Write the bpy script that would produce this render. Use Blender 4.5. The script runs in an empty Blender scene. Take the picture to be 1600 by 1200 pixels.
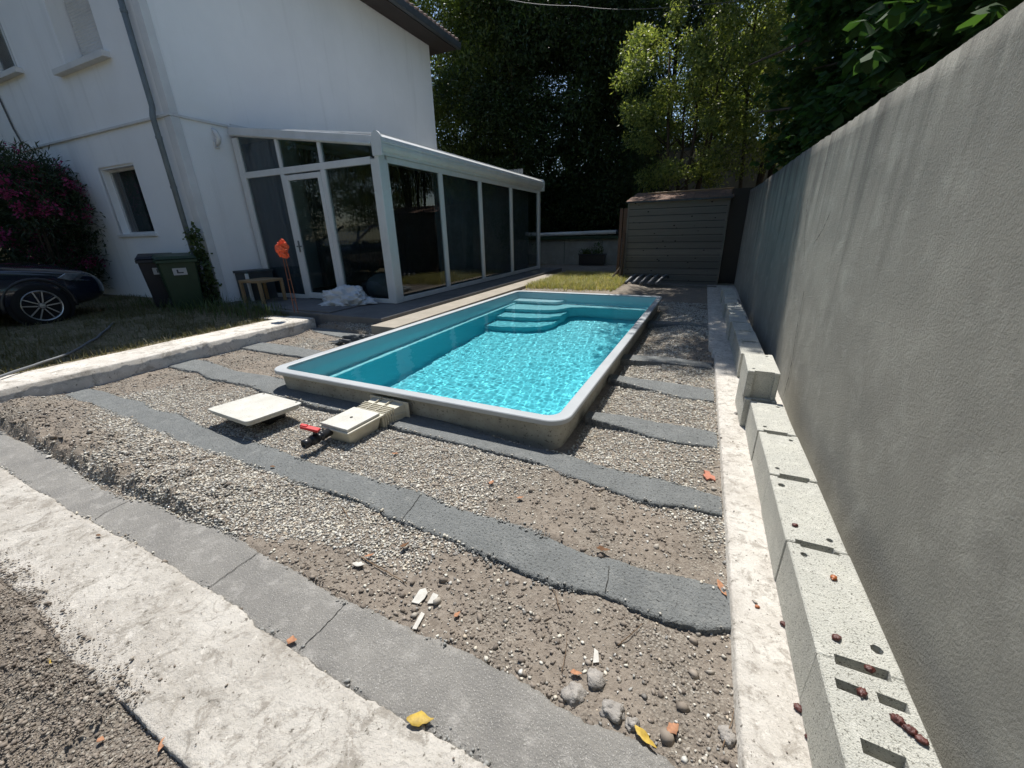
import bpy, bmesh, math, random
import numpy as np
from mathutils import Vector, Matrix, Euler, noise as mnoise

# ------------------------------------------------------------------ camera, sky, sun, exposure
S = bpy.context.scene
COL = S.collection
FWD = Vector((-0.3942527, 0.84649101, -0.35779572)).normalized()
RGT = Vector((0.9101229, 0.41362636, -0.02428039)).normalized()
UPV = RGT.cross(FWD).normalized()
FPX, EYE = 617.94, 1.39
cam = bpy.data.cameras.new('camera')
cam_o = bpy.data.objects.new('camera', cam)
COL.objects.link(cam_o)
mw = Matrix((RGT, UPV, -FWD)).transposed().to_4x4()
mw.translation = (0, 0, EYE)
cam_o.matrix_world = mw
cam.sensor_width = 36
cam.lens = FPX / 1600 * 36
cam.clip_start = 0.05
cam.clip_end = 600
S.camera = cam_o

SUN_TO = Vector((-.205, .47, 1.0)).normalized()
world = bpy.data.worlds.new('World')
S.world = world
world.use_nodes = True
wn = world.node_tree
sky = wn.nodes.new('ShaderNodeTexSky')
sky.sky_type = 'NISHITA'
sky.sun_disc = False
sky.sun_elevation = math.asin(SUN_TO.z)
sky.sun_rotation = math.atan2(SUN_TO.x, SUN_TO.y)
sky.air_density = 1.0
sky.dust_density = .3
wn.links.new(sky.outputs[0], wn.nodes['Background'].inputs[0])
wn.nodes['Background'].inputs[1].default_value = 0.115
sl = bpy.data.lights.new('sun', 'SUN')
sl.energy = 4.9
sl.angle = math.radians(.5)
sl.color = (1, .965, .91)
sl.cycles.is_caustics_light = True
so = bpy.data.objects.new('sun', sl)
COL.objects.link(so)
so.rotation_euler = SUN_TO.to_track_quat('Z', 'Y').to_euler()
S.view_settings.view_transform = 'Standard'
S.view_settings.look = 'None'
S.view_settings.exposure = 0.38
S.view_settings.gamma = 1
S.render.engine = 'CYCLES'
S.cycles.use_adaptive_sampling = True
S.cycles.adaptive_threshold = 0.02
S.cycles.use_denoising = True
S.cycles.time_limit = 840
S.cycles.max_bounces = 8
S.cycles.diffuse_bounces = 4
S.cycles.glossy_bounces = 3
S.cycles.transmission_bounces = 6
S.cycles.transparent_max_bounces = 10

# ------------------------------------------------------------------ helpers
R = math.radians
rng = np.random.default_rng(7)
random.seed(7)


def ray(x, y):
    return FWD * FPX + RGT * (x - 800) - UPV * (y - 600)


def G(x, y, z=0.0):            # a point of the horizontal plane z
    d = ray(x, y)
    t = (z - EYE) / d.z
    return Vector((d.x * t, d.y * t, z))


def GG(px, py):               # a point of the ground itself
    z = -.06
    for _ in range(4):
        p = G(px, py, z); z = float(height(np.array(p.x), np.array(p.y)))
    return G(px, py, z)


def tag(o, label=None, cat=None, group=None, kind=None):
    if label: o['label'] = label
    if cat: o['category'] = cat
    if group: o['group'] = group
    if kind: o['kind'] = kind
    return o


def empty(name, loc=(0, 0, 0), rz=0, label=None, cat=None, group=None):
    o = bpy.data.objects.new(name, None)
    COL.objects.link(o)
    o.location = loc
    o.rotation_euler = (0, 0, rz)
    return tag(o, label, cat, group)


def link_mesh(name, me, m=None, parent=None, smooth=False, loc=None, rot=None):
    if m is not None and not me.materials: me.materials.append(m)
    if smooth: me.shade_smooth()
    o = bpy.data.objects.new(name, me)
    COL.objects.link(o)
    if parent: o.parent = parent
    if loc is not None: o.location = loc
    if rot is not None: o.rotation_euler = rot
    return o


def mk(name, v, f, m, parent=None, smooth=False, loc=None, rot=None):
    me = bpy.data.meshes.new(name)
    me.from_pydata([tuple(p) for p in v], [], f)
    bm = bmesh.new(); bm.from_mesh(me)
    bmesh.ops.recalc_face_normals(bm, faces=bm.faces)
    bm.to_mesh(me); bm.free()
    return link_mesh(name, me, m, parent, smooth, loc, rot)


def np_mesh(name, V, F, m, parent=None, smooth=False, k=None):
    """V (n,3) and F (m,k) arrays to a mesh, fast"""
    V = np.asarray(V, np.float32); F = np.asarray(F, np.int32)
    k = F.shape[1]
    me = bpy.data.meshes.new(name)
    me.vertices.add(len(V)); me.vertices.foreach_set('co', V.ravel())
    me.loops.add(F.size); me.loops.foreach_set('vertex_index', F.ravel())
    me.polygons.add(len(F)); me.polygons.foreach_set('loop_start', np.arange(0, F.size, k, dtype=np.int32))
    me.update(calc_edges=True)
    me.validate()
    return link_mesh(name, me, m, parent, smooth)


class MB:
    """collects simple solids into one mesh"""
    def __init__(s): s.v = []; s.f = []

    def add(s, v, f):
        n = len(s.v); s.v += [tuple(p) for p in v]; s.f += [tuple(i + n for i in q) for q in f]; return s

    def box(s, a, b, rot=None, c=None):
        x0, y0, z0 = a; x1, y1, z1 = b
        v = [Vector((x, y, z)) for z in (z0, z1) for y in (y0, y1) for x in (x0, x1)]
        if rot is not None:
            c = Vector(c) if c is not None else sum(v, Vector()) / 8
            Rm = Euler(rot).to_matrix()
            v = [Rm @ (p - c) + c for p in v]
        return s.add(v, [(0, 2, 3, 1), (4, 5, 7, 6), (0, 1, 5, 4), (1, 3, 7, 5), (3, 2, 6, 7), (2, 0, 4, 6)])

    def beam(s, p, q, w, h, up=(0, 0, 1)):
        """box from p to q, w wide and h high"""
        p = Vector(p); q = Vector(q); d = (q - p).normalized(); up = Vector(up)
        a = d.cross(up).normalized() * w / 2; b = a.cross(d).normalized() * h / 2
        v = [p - a - b, p + a - b, p + a + b, p - a + b, q - a - b, q + a - b, q + a + b, q - a + b]
        return s.add(v, [(0, 1, 2, 3), (7, 6, 5, 4), (0, 4, 5, 1), (1, 5, 6, 2), (2, 6, 7, 3), (3, 7, 4, 0)])

    def tube(s, pts, rad, n=10, cap=True):
        pts = [Vector(p) for p in pts]
        rr = rad if isinstance(rad, (list, tuple)) else [rad] * len(pts)
        base = len(s.v)
        a = None
        for i, p in enumerate(pts):
            d = (pts[min(i + 1, len(pts) - 1)] - pts[max(i - 1, 0)]).normalized()
            if a is None:
                a = d.orthogonal().normalized()
            a = (a - d * a.dot(d)).normalized()
            b = d.cross(a)
            for k in range(n):
                t = 2 * math.pi * k / n
                s.v.append(tuple(p + (a * math.cos(t) + b * math.sin(t)) * rr[i]))
        for i in range(len(pts) - 1):
            for k in range(n):
                q = base + i * n + k; w = base + i * n + (k + 1) % n
                s.f.append((q, w, w + n, q + n))
        if cap:
            s.f.append(tuple(base + k for k in range(n))[::-1])
            s.f.append(tuple(base + (len(pts) - 1) * n + k for k in range(n)))
        return s

    def lathe(s, prof, n=24, c=(0, 0, 0), axis='Z'):
        base = len(s.v)
        for r, z in prof:
            for k in range(n):
                t = 2 * math.pi * k / n
                p = (r * math.cos(t), r * math.sin(t), z)
                if axis == 'X': p = (p[2], p[0], p[1])
                if axis == 'Y': p = (p[0], p[2], p[1])
                s.v.append((p[0] + c[0], p[1] + c[1], p[2] + c[2]))
        for i in range(len(prof) - 1):
            for k in range(n):
                q = base + i * n + k; w = base + i * n + (k + 1) % n
                s.f.append((q, w, w + n, q + n))
        return s

    def prism(s, poly, z0, z1):
        n = len(poly)
        return s.add([(x, y, z0) for x, y in poly] + [(x, y, z1) for x, y in poly],
                     [tuple(range(n))[::-1], tuple(range(n, 2 * n))] + [(i, (i + 1) % n, (i + 1) % n + n, i + n) for i in range(n)])

    def build(s, name, m, parent=None, smooth=False, bevel=0, seg=2, loc=None, rot=None):
        me = bpy.data.meshes.new(name)
        me.from_pydata(s.v, [], s.f)
        bm = bmesh.new(); bm.from_mesh(me)
        bmesh.ops.recalc_face_normals(bm, faces=bm.faces)
        bm.to_mesh(me); bm.free()
        o = link_mesh(name, me, m, parent, smooth, loc, rot)
        if bevel:
            b = o.modifiers.new('bevel', 'BEVEL'); b.width = bevel; b.segments = seg
            b.limit_method = 'ANGLE'; b.angle_limit = R(35)
        return o


def vnoise(x, y, sc, seed=0, oct=3):
    """smooth value noise in numpy, -1..1"""
    x = np.asarray(x, float); y = np.asarray(y, float)
    out = np.zeros(np.broadcast(x, y).shape); amp = 1; tot = 0
    for o in range(oct):
        X = x / sc + 31.7 * seed + o * 17.3; Y = y / sc + 11.9 * seed + o * 5.1
        xi = np.floor(X).astype(np.int64); yi = np.floor(Y).astype(np.int64)
        fx = X - xi; fy = Y - yi
        fx = fx * fx * (3 - 2 * fx); fy = fy * fy * (3 - 2 * fy)

        def h(a, b):
            n = (a * 374761393 + b * 668265263 + seed * 1442695 + o * 97) & 0x7fffffff
            n = ((n ^ (n >> 13)) * 1274126177) & 0x7fffffff
            return ((n ^ (n >> 16)) & 0xffff) / 32767.5 - 1
        v = (h(xi, yi) * (1 - fx) + h(xi + 1, yi) * fx) * (1 - fy) + (h(xi, yi + 1) * (1 - fx) + h(xi + 1, yi + 1) * fx) * fy
        out = out + v * amp; tot += amp; amp *= .5; sc = sc / 2.03
    return out / tot


def sstep(a, b, x):
    t = np.clip((np.asarray(x, float) - a) / (b - a), 0, 1)
    return t * t * (3 - 2 * t)


# ------------------------------------------------------------------ materials
class NT:
    def __init__(s, name):
        s.m = bpy.data.materials.new(name); s.m.use_nodes = True
        s.t = s.m.node_tree; s.p = s.t.nodes['Principled BSDF']; s.out = s.t.nodes['Material Output']
        s.geo = s.t.nodes.new('ShaderNodeNewGeometry')
        s.tc = s.t.nodes.new('ShaderNodeTexCoord')

    def n(s, t, **kw):
        o = s.t.nodes.new(t)
        for k, v in kw.items(): setattr(o, k, v)
        return o

    def l(s, a, b): s.t.links.new(a, b)

    def vec(s, scale=(1, 1, 1), obj=False):
        mp = s.n('ShaderNodeMapping'); mp.inputs['Scale'].default_value = scale
        s.l(s.tc.outputs['Object'] if obj else s.geo.outputs['Position'], mp.inputs[0])
        return mp.outputs[0]

    def noise(s, scale, detail=4, rough=.6, vec=None, dist=0):
        o = s.n('ShaderNodeTexNoise'); o.inputs['Scale'].default_value = scale
        o.inputs['Detail'].default_value = detail; o.inputs['Roughness'].default_value = rough
        o.inputs['Distortion'].default_value = dist
        s.l(vec if vec is not None else s.geo.outputs['Position'], o.inputs['Vector'])
        return o.outputs['Fac']

    def voro(s, scale, vec=None, feature='F1', out='Distance'):
        o = s.n('ShaderNodeTexVoronoi'); o.feature = feature; o.inputs['Scale'].default_value = scale
        s.l(vec if vec is not None else s.geo.outputs['Position'], o.inputs['Vector'])
        return o.outputs[out]

    def ramp(s, fac, a, b, c0=(0, 0, 0), c1=(1, 1, 1)):
        o = s.n('ShaderNodeValToRGB')
        o.color_ramp.elements[0].position = a; o.color_ramp.elements[1].position = b
        o.color_ramp.elements[0].color = (*c0, 1); o.color_ramp.elements[1].color = (*c1, 1)
        s.l(fac, o.inputs[0])
        return o.outputs[0]

    def mix(s, fac, a, b, mode='MIX'):
        o = s.n('ShaderNodeMix', data_type='RGBA', blend_type=mode)
        for i, v in ((0, fac), (6, a), (7, b)):
            if isinstance(v, (int, float)): o.inputs[i].default_value = v
            elif isinstance(v, tuple): o.inputs[i].default_value = (*v, 1)
            else: s.l(v, o.inputs[i])
        return o.outputs[2]

    def math(s, op, a, b=0.0, c=None):
        o = s.n('ShaderNodeMath', operation=op)
        for i, v in ((0, a), (1, b)) + (((2, c),) if c is not None else ()):
            if isinstance(v, (int, float)): o.inputs[i].default_value = v
            else: s.l(v, o.inputs[i])
        return o.outputs[0]

    def bump(s, h, dist, strength=1, prev=None):
        o = s.n('ShaderNodeBump'); o.inputs['Distance'].default_value = dist; o.inputs['Strength'].default_value = strength
        s.l(h, o.inputs['Height'])
        if prev is not None: s.l(prev, o.inputs['Normal'])
        s.l(o.outputs[0], s.p.inputs['Normal'])
        return o.outputs[0]

    def base(s, c):
        if isinstance(c, tuple): s.p.inputs['Base Color'].default_value = (*c, 1)
        else: s.l(c, s.p.inputs['Base Color'])

    def done(s, rough=.8, spec=.3, metal=0):
        s.p.inputs['Roughness'].default_value = rough
        s.p.inputs['Specular IOR Level'].default_value = spec
        s.p.inputs['Metallic'].default_value = metal
        return s.m


def M(name, c1, c2=None, scale=4, rough=.8, bump=0, bscale=60, speck=None, sscale=120, sth=.68, spec=.3, metal=0, stretch=(1, 1, 1), c3=None, obj=False):
    t = NT(name)
    v = t.vec(stretch, obj)
    c2 = c2 or tuple(x * .8 for x in c1)
    col = t.mix(t.ramp(t.noise(scale, 6, .65, v), .35, .68), c1, c2)
    if c3: col = t.mix(t.ramp(t.noise(scale * 3.1, 5, .7, v), .52, .72), col, c3)
    if speck:
        col = t.mix(t.ramp(t.noise(sscale, 2, .5, v), sth, sth + .06), col, speck)
    t.base(col)
    if bump: t.bump(t.noise(bscale, 5, .65, v), bump)
    return t.done(rough, spec, metal)


MAT = {}
MAT['rim'] = M('pool_rim_gelcoat', (.43, .45, .46), (.37, .39, .40), 2.5, .42, spec=.45, speck=(.40, .42, .43), sscale=90, sth=.72)
MAT['shell_in'] = M('pool_upper_water_tint', (.40, .53, .57), (.37, .50, .54), 2, .3, spec=.5)  # grey shell, with teal light bounced off the water put into its colour
MAT['shell_deep'] = M('pool_basin_water_tint', (.10, .58, .665), (.092, .555, .645), 2, .35)  # turquoise is the water's absorption, put into the shell colour
MAT['shell_step'] = M('pool_ledge_water_tint', (.30, .70, .75), (.28, .67, .72), 2, .35)  # ledge under shallow water: a paler water tint put into the colour
MAT['shell_out'] = M('pool_raw_fibreglass', (.42, .41, .36), (.30, .29, .25), 6, .8, .004, 35, speck=(.18, .17, .15), sscale=45, sth=.62)
MAT['strip'] = M('dark_mortar', (.205, .213, .208), (.168, .175, .171), 5, .92, .016, 80, speck=(.09, .093, .09), sscale=85, sth=.60, c3=(.25, .255, .245), spec=.12)
MAT['strip_near'] = M('grey_mortar', (.265, .254, .232), (.195, .188, .175), 4, .92, .010, 120, speck=(.42, .405, .375), sscale=240, sth=.60, c3=(.35, .335, .31), spec=.15)
MAT['crack'] = M('crack_shadow', (.03, .028, .025), rough=1)
MAT['block'] = M('concrete_block', (.60, .59, .52), (.52, .515, .46), 6, .95, .010, 190, speck=(.24, .235, .20), sscale=170, sth=.60, c3=(.68, .67, .60), spec=.1)
MAT['white'] = M('white_aluminium', (.66, .67, .67), (.57, .58, .57), 3, .4, spec=.5, stretch=(1, 1, .3))
MAT['white_dirty'] = M('dirty_white_plastic', (.58, .57, .52), (.49, .475, .42), 7, .5, .001, 50, speck=(.30, .27, .22), sscale=130, sth=.63, spec=.4)
MAT['cream'] = M('cream_plastic', (.60, .565, .46), (.52, .485, .39), 9, .55, .001, 60, speck=(.28, .25, .2), sscale=150, sth=.68, spec=.35)
MAT['black_pl'] = M('black_plastic', (.018, .019, .022), rough=.35, spec=.5)
MAT['red_pl'] = M('red_plastic', (.62, .03, .03), (.5, .03, .03), rough=.4, spec=.5)
MAT['dark_metal'] = M('dark_grey_metal', (.07, .08, .085), (.05, .055, .06), rough=.5)
MAT['zinc'] = M('weathered_zinc', (.16, .19, .20), (.11, .13, .14), 6, .5, .001, 20, spec=.5)
MAT['soffit'] = M('brown_soffit', (.055, .045, .04), (.04, .033, .03), 5, .8, stretch=(1, .2, 1))
MAT['tile'] = M('clay_roof_tile', (.30, .20, .15), (.18, .14, .12), 5, .85, .004, 30, c3=(.4, .34, .3))
MAT['floor_dark'] = M('dark_floor', (.14, .14, .135), rough=.6)
MAT['curtain'] = M('charcoal_curtain', (.22, .235, .24), (.15, .16, .165), 4, .9)
MAT['blind'] = M('slate_blind', (.17, .19, .22), (.14, .16, .19), 3, .8)
MAT['wood_pale'] = M('pale_birch', (.36, .25, .14), (.30, .205, .11), 5, .6, stretch=(.3, .3, 1))
MAT['tarp'] = M('white_tarp', (.62, .64, .66), (.5, .52, .54), 6, .6, .004, 25)
MAT['rust'] = M('rusty_wire', (.22, .09, .05), rough=.8)
MAT['orange'] = M('orange_plastic_bag', (.85, .15, .06), (.72, .10, .04), 12, .45, .004, 40)
MAT['green_bin'] = M('dark_green_plastic', (.018, .045, .022), (.014, .036, .018), 6, .5, .001, 80, spec=.4)
MAT['navy_bin'] = M('navy_plastic', (.012, .014, .022), rough=.5, spec=.4)
MAT['sticker'] = M('paper_sticker', (.45, .45, .45), rough=.7)
MAT['bark'] = M('bark', (.085, .065, .045), (.04, .032, .025), 6, .95, .02, 18, stretch=(1, 1, .25))
MAT['hosegrey'] = M('grey_hose', (.16, .17, .18), rough=.5)
MAT['cable'] = M('grey_cable', (.10, .10, .10), rough=.6)
MAT['fruit'] = M('dried_fruit', (.11, .028, .02), (.055, .015, .012), 60, .4, .004, 90, spec=.6)
MAT['fruit_or'] = M('dried_fruit_orange', (.42, .13, .03), (.25, .07, .02), 60, .35, .003, 90, spec=.6)
MAT['dryleaf'] = M('dry_leaf_orange', (.42, .21, .11), (.27, .13, .075), 60, .7, .002, 60)
MAT['yelleaf'] = M('yellow_leaf', (.50, .35, .06), (.30, .20, .04), 45, .55, .002, 60)
MAT['brownleaf'] = M('brown_leaf', (.16, .08, .035), (.10, .05, .025), 30, .7, .002, 60)
MAT['paper'] = M('torn_plaster', (.56, .54, .49), (.42, .40, .36), 20, .8, .003, 50)
MAT['stone'] = M('field_stone', (.33, .305, .275), (.24, .222, .2), 14, .95, .012, 45, c3=(.40, .375, .34))
MAT['twig'] = M('twig', (.20, .14, .09), (.12, .08, .05), 12, .9)
MAT['brick_red'] = M('orange_clay_shard', (.50, .21, .14), (.36, .15, .10), 20, .9, .006, 60)
MAT['glassy'] = None


def leaf_mat(name, c1, c2, trans=.35, rough=.5, sunc=None):
    t = NT(name)
    rnd = t.geo.outputs['Random Per Island']
    col = t.mix(rnd, c1, c2)
    t.base(col)
    t.p.inputs['Roughness'].default_value = rough
    t.p.inputs['Specular IOR Level'].default_value = .35
    tr = t.n('ShaderNodeBsdfTranslucent')
    t.l(t.mix(1.0, col, sunc or (1.5, 1.6, .6), 'MULTIPLY'), tr.inputs[0])
    ms = t.n('ShaderNodeMixShader'); ms.inputs[0].default_value = trans
    t.l(t.p.outputs[0], ms.inputs[1]); t.l(tr.outputs[0], ms.inputs[2]); t.l(ms.outputs[0], t.out.inputs[0])
    return t.m


MAT['leaf_dark'] = leaf_mat('evergreen_leaf', (.020, .036, .014), (.046, .078, .024), .28)
MAT['leaf_mid'] = leaf_mat('bay_leaf', (.045, .07, .022), (.15, .19, .055), .42)
MAT['leaf_loose'] = leaf_mat('loose_tree_leaf', (.055, .085, .026), (.22, .24, .085), .45)
MAT['leaf_gold'] = leaf_mat('golden_privet_leaf', (.05, .09, .03), (.31, .35, .12), .42, sunc=(1.5, 1.5, .7))
MAT['leaf_big'] = leaf_mat('broad_leaf', (.026, .060, .022), (.055, .11, .034), .42, .75)
MAT['leaf_ole'] = leaf_mat('oleander_leaf', (.022, .04, .02), (.04, .065, .03), .2)
MAT['petal'] = leaf_mat('oleander_petal', (.27, .025, .10), (.42, .07, .19), .3, sunc=(1.2, 1, 1.1))
MAT['grass_dry'] = leaf_mat('dry_grass_blade', (.50, .42, .20), (.22, .26, .075), .35, sunc=(1.2, 1.2, .7))
MAT['grass_shade'] = leaf_mat('sparse_grass_blade', (.11, .115, .045), (.17, .145, .07), .25, sunc=(1.1, 1.1, .7))
MAT['weed'] = leaf_mat('weed_leaf', (.05, .085, .03), (.09, .12, .045), .3)


def ground_material():
    t = NT('ground_soil')
    P = t.geo.outputs['Position']
    n1 = t.noise(1.3, 6, .6); n2 = t.noise(6, 6, .65); n3 = t.noise(34, 5, .7)
    soil = t.mix(t.ramp(n2, .35, .7), (.245, .207, .168), (.165, .138, .112))
    soil = t.mix(t.ramp(n3, .42, .66), soil, (.30, .26, .215))
    soil = t.mix(t.ramp(n1, .48, .66), soil, (.25, .215, .178))
    peb = t.voro(95, feature='F1', out='Color')
    sp = t.n('ShaderNodeSeparateColor'); t.l(peb, sp.inputs[0])
    pc = t.mix(sp.outputs[0], (.28, .26, .225), (.62, .585, .50))
    d = t.voro(95)
    pc = t.mix(t.ramp(d, .25, .55), pc, (.16, .14, .115))
    msk = t.math('MULTIPLY', t.ramp(t.math('ADD', t.math('MULTIPLY', n1, .6), t.math('MULTIPLY', t.noise(3.2, 4), .4)), .46, .58), .6)
    col = t.mix(msk, soil, pc)
    # straw-coloured worn grass on the raised side and at the back
    sx = t.n('ShaderNodeSeparateXYZ'); t.l(P, sx.inputs[0])
    left = t.math('LESS_THAN', sx.outputs[0], -6.1)
    straw = t.mix(t.ramp(n3, .4, .65), (.17, .14, .085), (.27, .23, .15))
    straw = t.mix(t.ramp(t.noise(9, 5), .5, .65), straw, (.10, .095, .05))
    col = t.mix(left, col, straw)
    t.base(col)
    h = t.math('ADD', t.math('MULTIPLY', n3, .6), t.math('MULTIPLY', t.math('SUBTRACT', .5, d), msk))
    t.bump(t.math('ADD', h, t.math('MULTIPLY', t.noise(110, 4, .7), .4)), .018)
    return t.done(.95, .1)


def slab_material(name, light=1.0, sc=1.0, bmp=.014):
    t = NT(name)
    a = tuple(x * light for x in (.52, .49, .44)); b = tuple(x * light for x in (.41, .38, .335)); c = tuple(x * light for x in (.26, .235, .20))
    col = t.mix(t.ramp(t.noise(2.5 * sc, 6, .65), .4, .62), a, b)
    col = t.mix(t.math('MULTIPLY', t.ramp(t.noise(11 * sc, 8, .76, dist=.6), .50, .60), .8), col, c)
    col = t.mix(t.ramp(t.noise(26 * sc, 6, .75), .55, .66), col, tuple(x * 1.12 for x in a))
    col = t.mix(t.ramp(t.noise(40, 3, .6), .64, .70), col, (.17, .155, .13))
    col = t.mix(t.ramp(t.noise(130, 3, .6), .66, .72), col, (.12, .11, .095))
    t.base(col)
    h = t.math('ADD', t.noise(14 * sc, 7, .75), t.math('MULTIPLY', t.noise(85, 4, .7), .5))
    t.bump(h, bmp)
    return t.done(.92, .12)


def wall_render_material():
    t = NT('grey_cement_render')
    P = t.geo.outputs['Position']
    sx = t.n('ShaderNodeSeparateXYZ'); t.l(P, sx.inputs[0])
    v = t.vec((1, 1, 1))
    base = t.mix(t.ramp(t.noise(1.4, 6, .6), .35, .68), (.31, .303, .265), (.235, .232, .207))
    base = t.mix(t.ramp(t.noise(5, 5, .65), .5, .72), base, (.345, .34, .30))
    # rain streaks running down from the coping
    st = t.noise(1, 5, .62, t.vec((1, 5.5, .28)))
    st2 = t.noise(1, 4, .6, t.vec((1, 16, .5)))
    hh = t.n('ShaderNodeMapRange'); hh.inputs[1].default_value = .3; hh.inputs[2].default_value = 2.15
    t.l(sx.outputs[2], hh.inputs[0])
    far = t.n('ShaderNodeMapRange'); far.inputs[1].default_value = 1.0; far.inputs[2].default_value = 7; far.inputs[3].default_value = .55; far.inputs[4].default_value = 1.0
    t.l(sx.outputs[1], far.inputs[0])
    thr = t.math('ADD', t.math('MULTIPLY', t.math('MULTIPLY', hh.outputs[0], far.outputs[0]), .34), t.math('ADD', t.math('MULTIPLY', st, .6), t.math('MULTIPLY', st2, .28)))
    m = t.ramp(thr, .60, .86)
    col = t.mix(t.math('MULTIPLY', m, .9), base, (.085, .085, .08))
    tp_ = t.n('ShaderNodeMapRange'); tp_.inputs[1].default_value = 1.45; tp_.inputs[2].default_value = 2.12
    t.l(sx.outputs[2], tp_.inputs[0])
    tm_ = t.ramp(t.math('ADD', t.math('MULTIPLY', tp_.outputs[0], .42), t.math('MULTIPLY', t.noise(1, 6, .75, t.vec((1, 4.5, 1.1))), .75)), .64, .84)
    col = t.mix(t.math('MULTIPLY', tm_, .75), col, (.10, .095, .085))
    pale = t.ramp(t.noise(1, 4, .6, t.vec((1, 9, .22))), .60, .70)
    col = t.mix(t.math('MULTIPLY', pale, .12), col, (.46, .45, .41))
    t.base(col)
    n = t.bump(t.noise(5, 4, .6), .009, .7)
    t.bump(t.noise(95, 5, .72), .007, 1, n)
    return t.done(.95, .1)


def plaster_material():
    t = NT('white_house_plaster')
    base = t.mix(t.ramp(t.noise(.6, 5, .6), .35, .7), (.85, .86, .86), (.78, .79, .79))
    st = t.noise(1, 5, .6, t.vec((3.5, 3.5, .25)))
    col = t.mix(t.math('MULTIPLY', t.ramp(st, .55, .75), .3), base, (.50, .51, .50))
    t.base(col)
    t.bump(t.noise(55, 4, .7), .004)
    return t.done(.9, .2)


def glass_mat(name, tint, ior=1.5, refl=1.0):
    m = bpy.data.materials.new(name); m.use_nodes = True; t = m.node_tree
    t.nodes.remove(t.nodes['Principled BSDF'])
    tr = t.nodes.new('ShaderNodeBsdfTransparent'); tr.inputs[0].default_value = (*tint, 1)
    gl = t.nodes.new('ShaderNodeBsdfGlossy'); gl.inputs['Roughness'].default_value = .0
    gl.inputs[0].default_value = (refl, refl, refl, 1)
    fr = t.nodes.new('ShaderNodeFresnel'); fr.inputs[0].default_value = ior
    ms = t.nodes.new('ShaderNodeMixShader')
    ge = t.nodes.new('ShaderNodeNewGeometry'); sb_ = t.nodes.new('ShaderNodeMath'); sb_.operation = 'SUBTRACT'; sb_.inputs[0].default_value = 1
    mu_ = t.nodes.new('ShaderNodeMath'); mu_.operation = 'MULTIPLY'
    t.links.new(ge.outputs['Backfacing'], sb_.inputs[1]); t.links.new(fr.outputs[0], mu_.inputs[0]); t.links.new(sb_.outputs[0], mu_.inputs[1])
    t.links.new(mu_.outputs[0], ms.inputs[0]); t.links.new(tr.outputs[0], ms.inputs[1]); t.links.new(gl.outputs[0], ms.inputs[2])
    t.links.new(ms.outputs[0], t.nodes['Material Output'].inputs[0])
    return m


MAT['ground'] = ground_material()
MAT['slab'] = slab_material('pale_rough_concrete')
MAT['footing'] = slab_material('pale_footing_concrete', 1.12, 1.6, .009)
MAT['curb'] = slab_material('pale_curb_concrete', 1.18, .5, .004)
MAT['terrace'] = M('grey_terrace_slab', (.17, .165, .16), (.12, .118, .115), 2, .9, .004, 60, c3=(.2, .195, .185))
MAT['edgestone'] = M('beige_edge_stone', (.36, .32, .265), (.29, .26, .21), 4, .9, .004, 60)
MAT['render_wall'] = wall_render_material()
MAT['plaster'] = plaster_material()
MAT['trim'] = M('white_trim', (.68, .69, .69), (.58, .59, .59), 2, .8, .002, 60)
MAT['glass'] = glass_mat('tinted_pane', (.66, .71, .72), 1.6, 1)
MAT['clear_glass'] = glass_mat('window_pane', (.72, .75, .75), 1.55)


def boards(name, c1, c2, pitch, axis='Z', gap=.04, dark=(.02, .018, .015), rough=.85):
    """horizontal weathered boards"""
    t = NT(name)
    sx = t.n('ShaderNodeSeparateXYZ'); t.l(t.geo.outputs['Position'], sx.inputs[0])
    z = t.math('DIVIDE', sx.outputs[2], pitch)
    fl = t.math('FLOOR', z)
    wn_ = t.n('ShaderNodeTexWhiteNoise', noise_dimensions='1D'); t.l(fl, wn_.inputs['W'])
    col = t.mix(wn_.outputs['Value'], c1, c2)
    gr = t.noise(1, 5, .7, t.vec((3, 3, 45)))
    col = t.mix(t.math('MULTIPLY', t.ramp(gr, .4, .7), .5), col, tuple(x * .55 for x in c1))
    kn = t.voro(3.6, t.vec((1.3, 1.3, 2.0)))
    col = t.mix(t.ramp(kn, .09, .12, (1, 1, 1), (0, 0, 0)), col, dark)
    t.base(col)
    t.bump(gr, .003)
    return t.done(rough, .2)


MAT['shed_board'] = boards('grey_shed_board', (.23, .215, .185), (.155, .15, .13), .168)
MAT['fence_board'] = M('brown_composite', (.15, .095, .07), (.12, .075, .055), 3, .8, .002, 60, stretch=(1, 1, 8))
MAT['felt'] = M('roof_felt', (.24, .15, .11), (.12, .095, .08), 4, .95, .006, 90, c3=(.34, .21, .15))

# ------------------------------------------------------------------ terrain
PC = Vector((-2.193, 5.320)); PA = R(-1.2); PHX, PHY = 1.562, 2.965
ca, sa = math.cos(PA), math.sin(PA)


def pool_local(x, y):
    dx = x - PC.x; dy = y - PC.y
    return dx * ca + dy * sa, -dx * sa + dy * ca


def pool_inset(x, y, r=.16):
    """how far inside the rounded rectangle of the rim"""
    u, v = pool_local(x, y)
    qx = np.abs(u) - (PHX - r); qy = np.abs(v) - (PHY - r)
    d = np.hypot(np.maximum(qx, 0), np.maximum(qy, 0)) + np.minimum(np.maximum(qx, qy), 0) - r
    return -d


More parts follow.
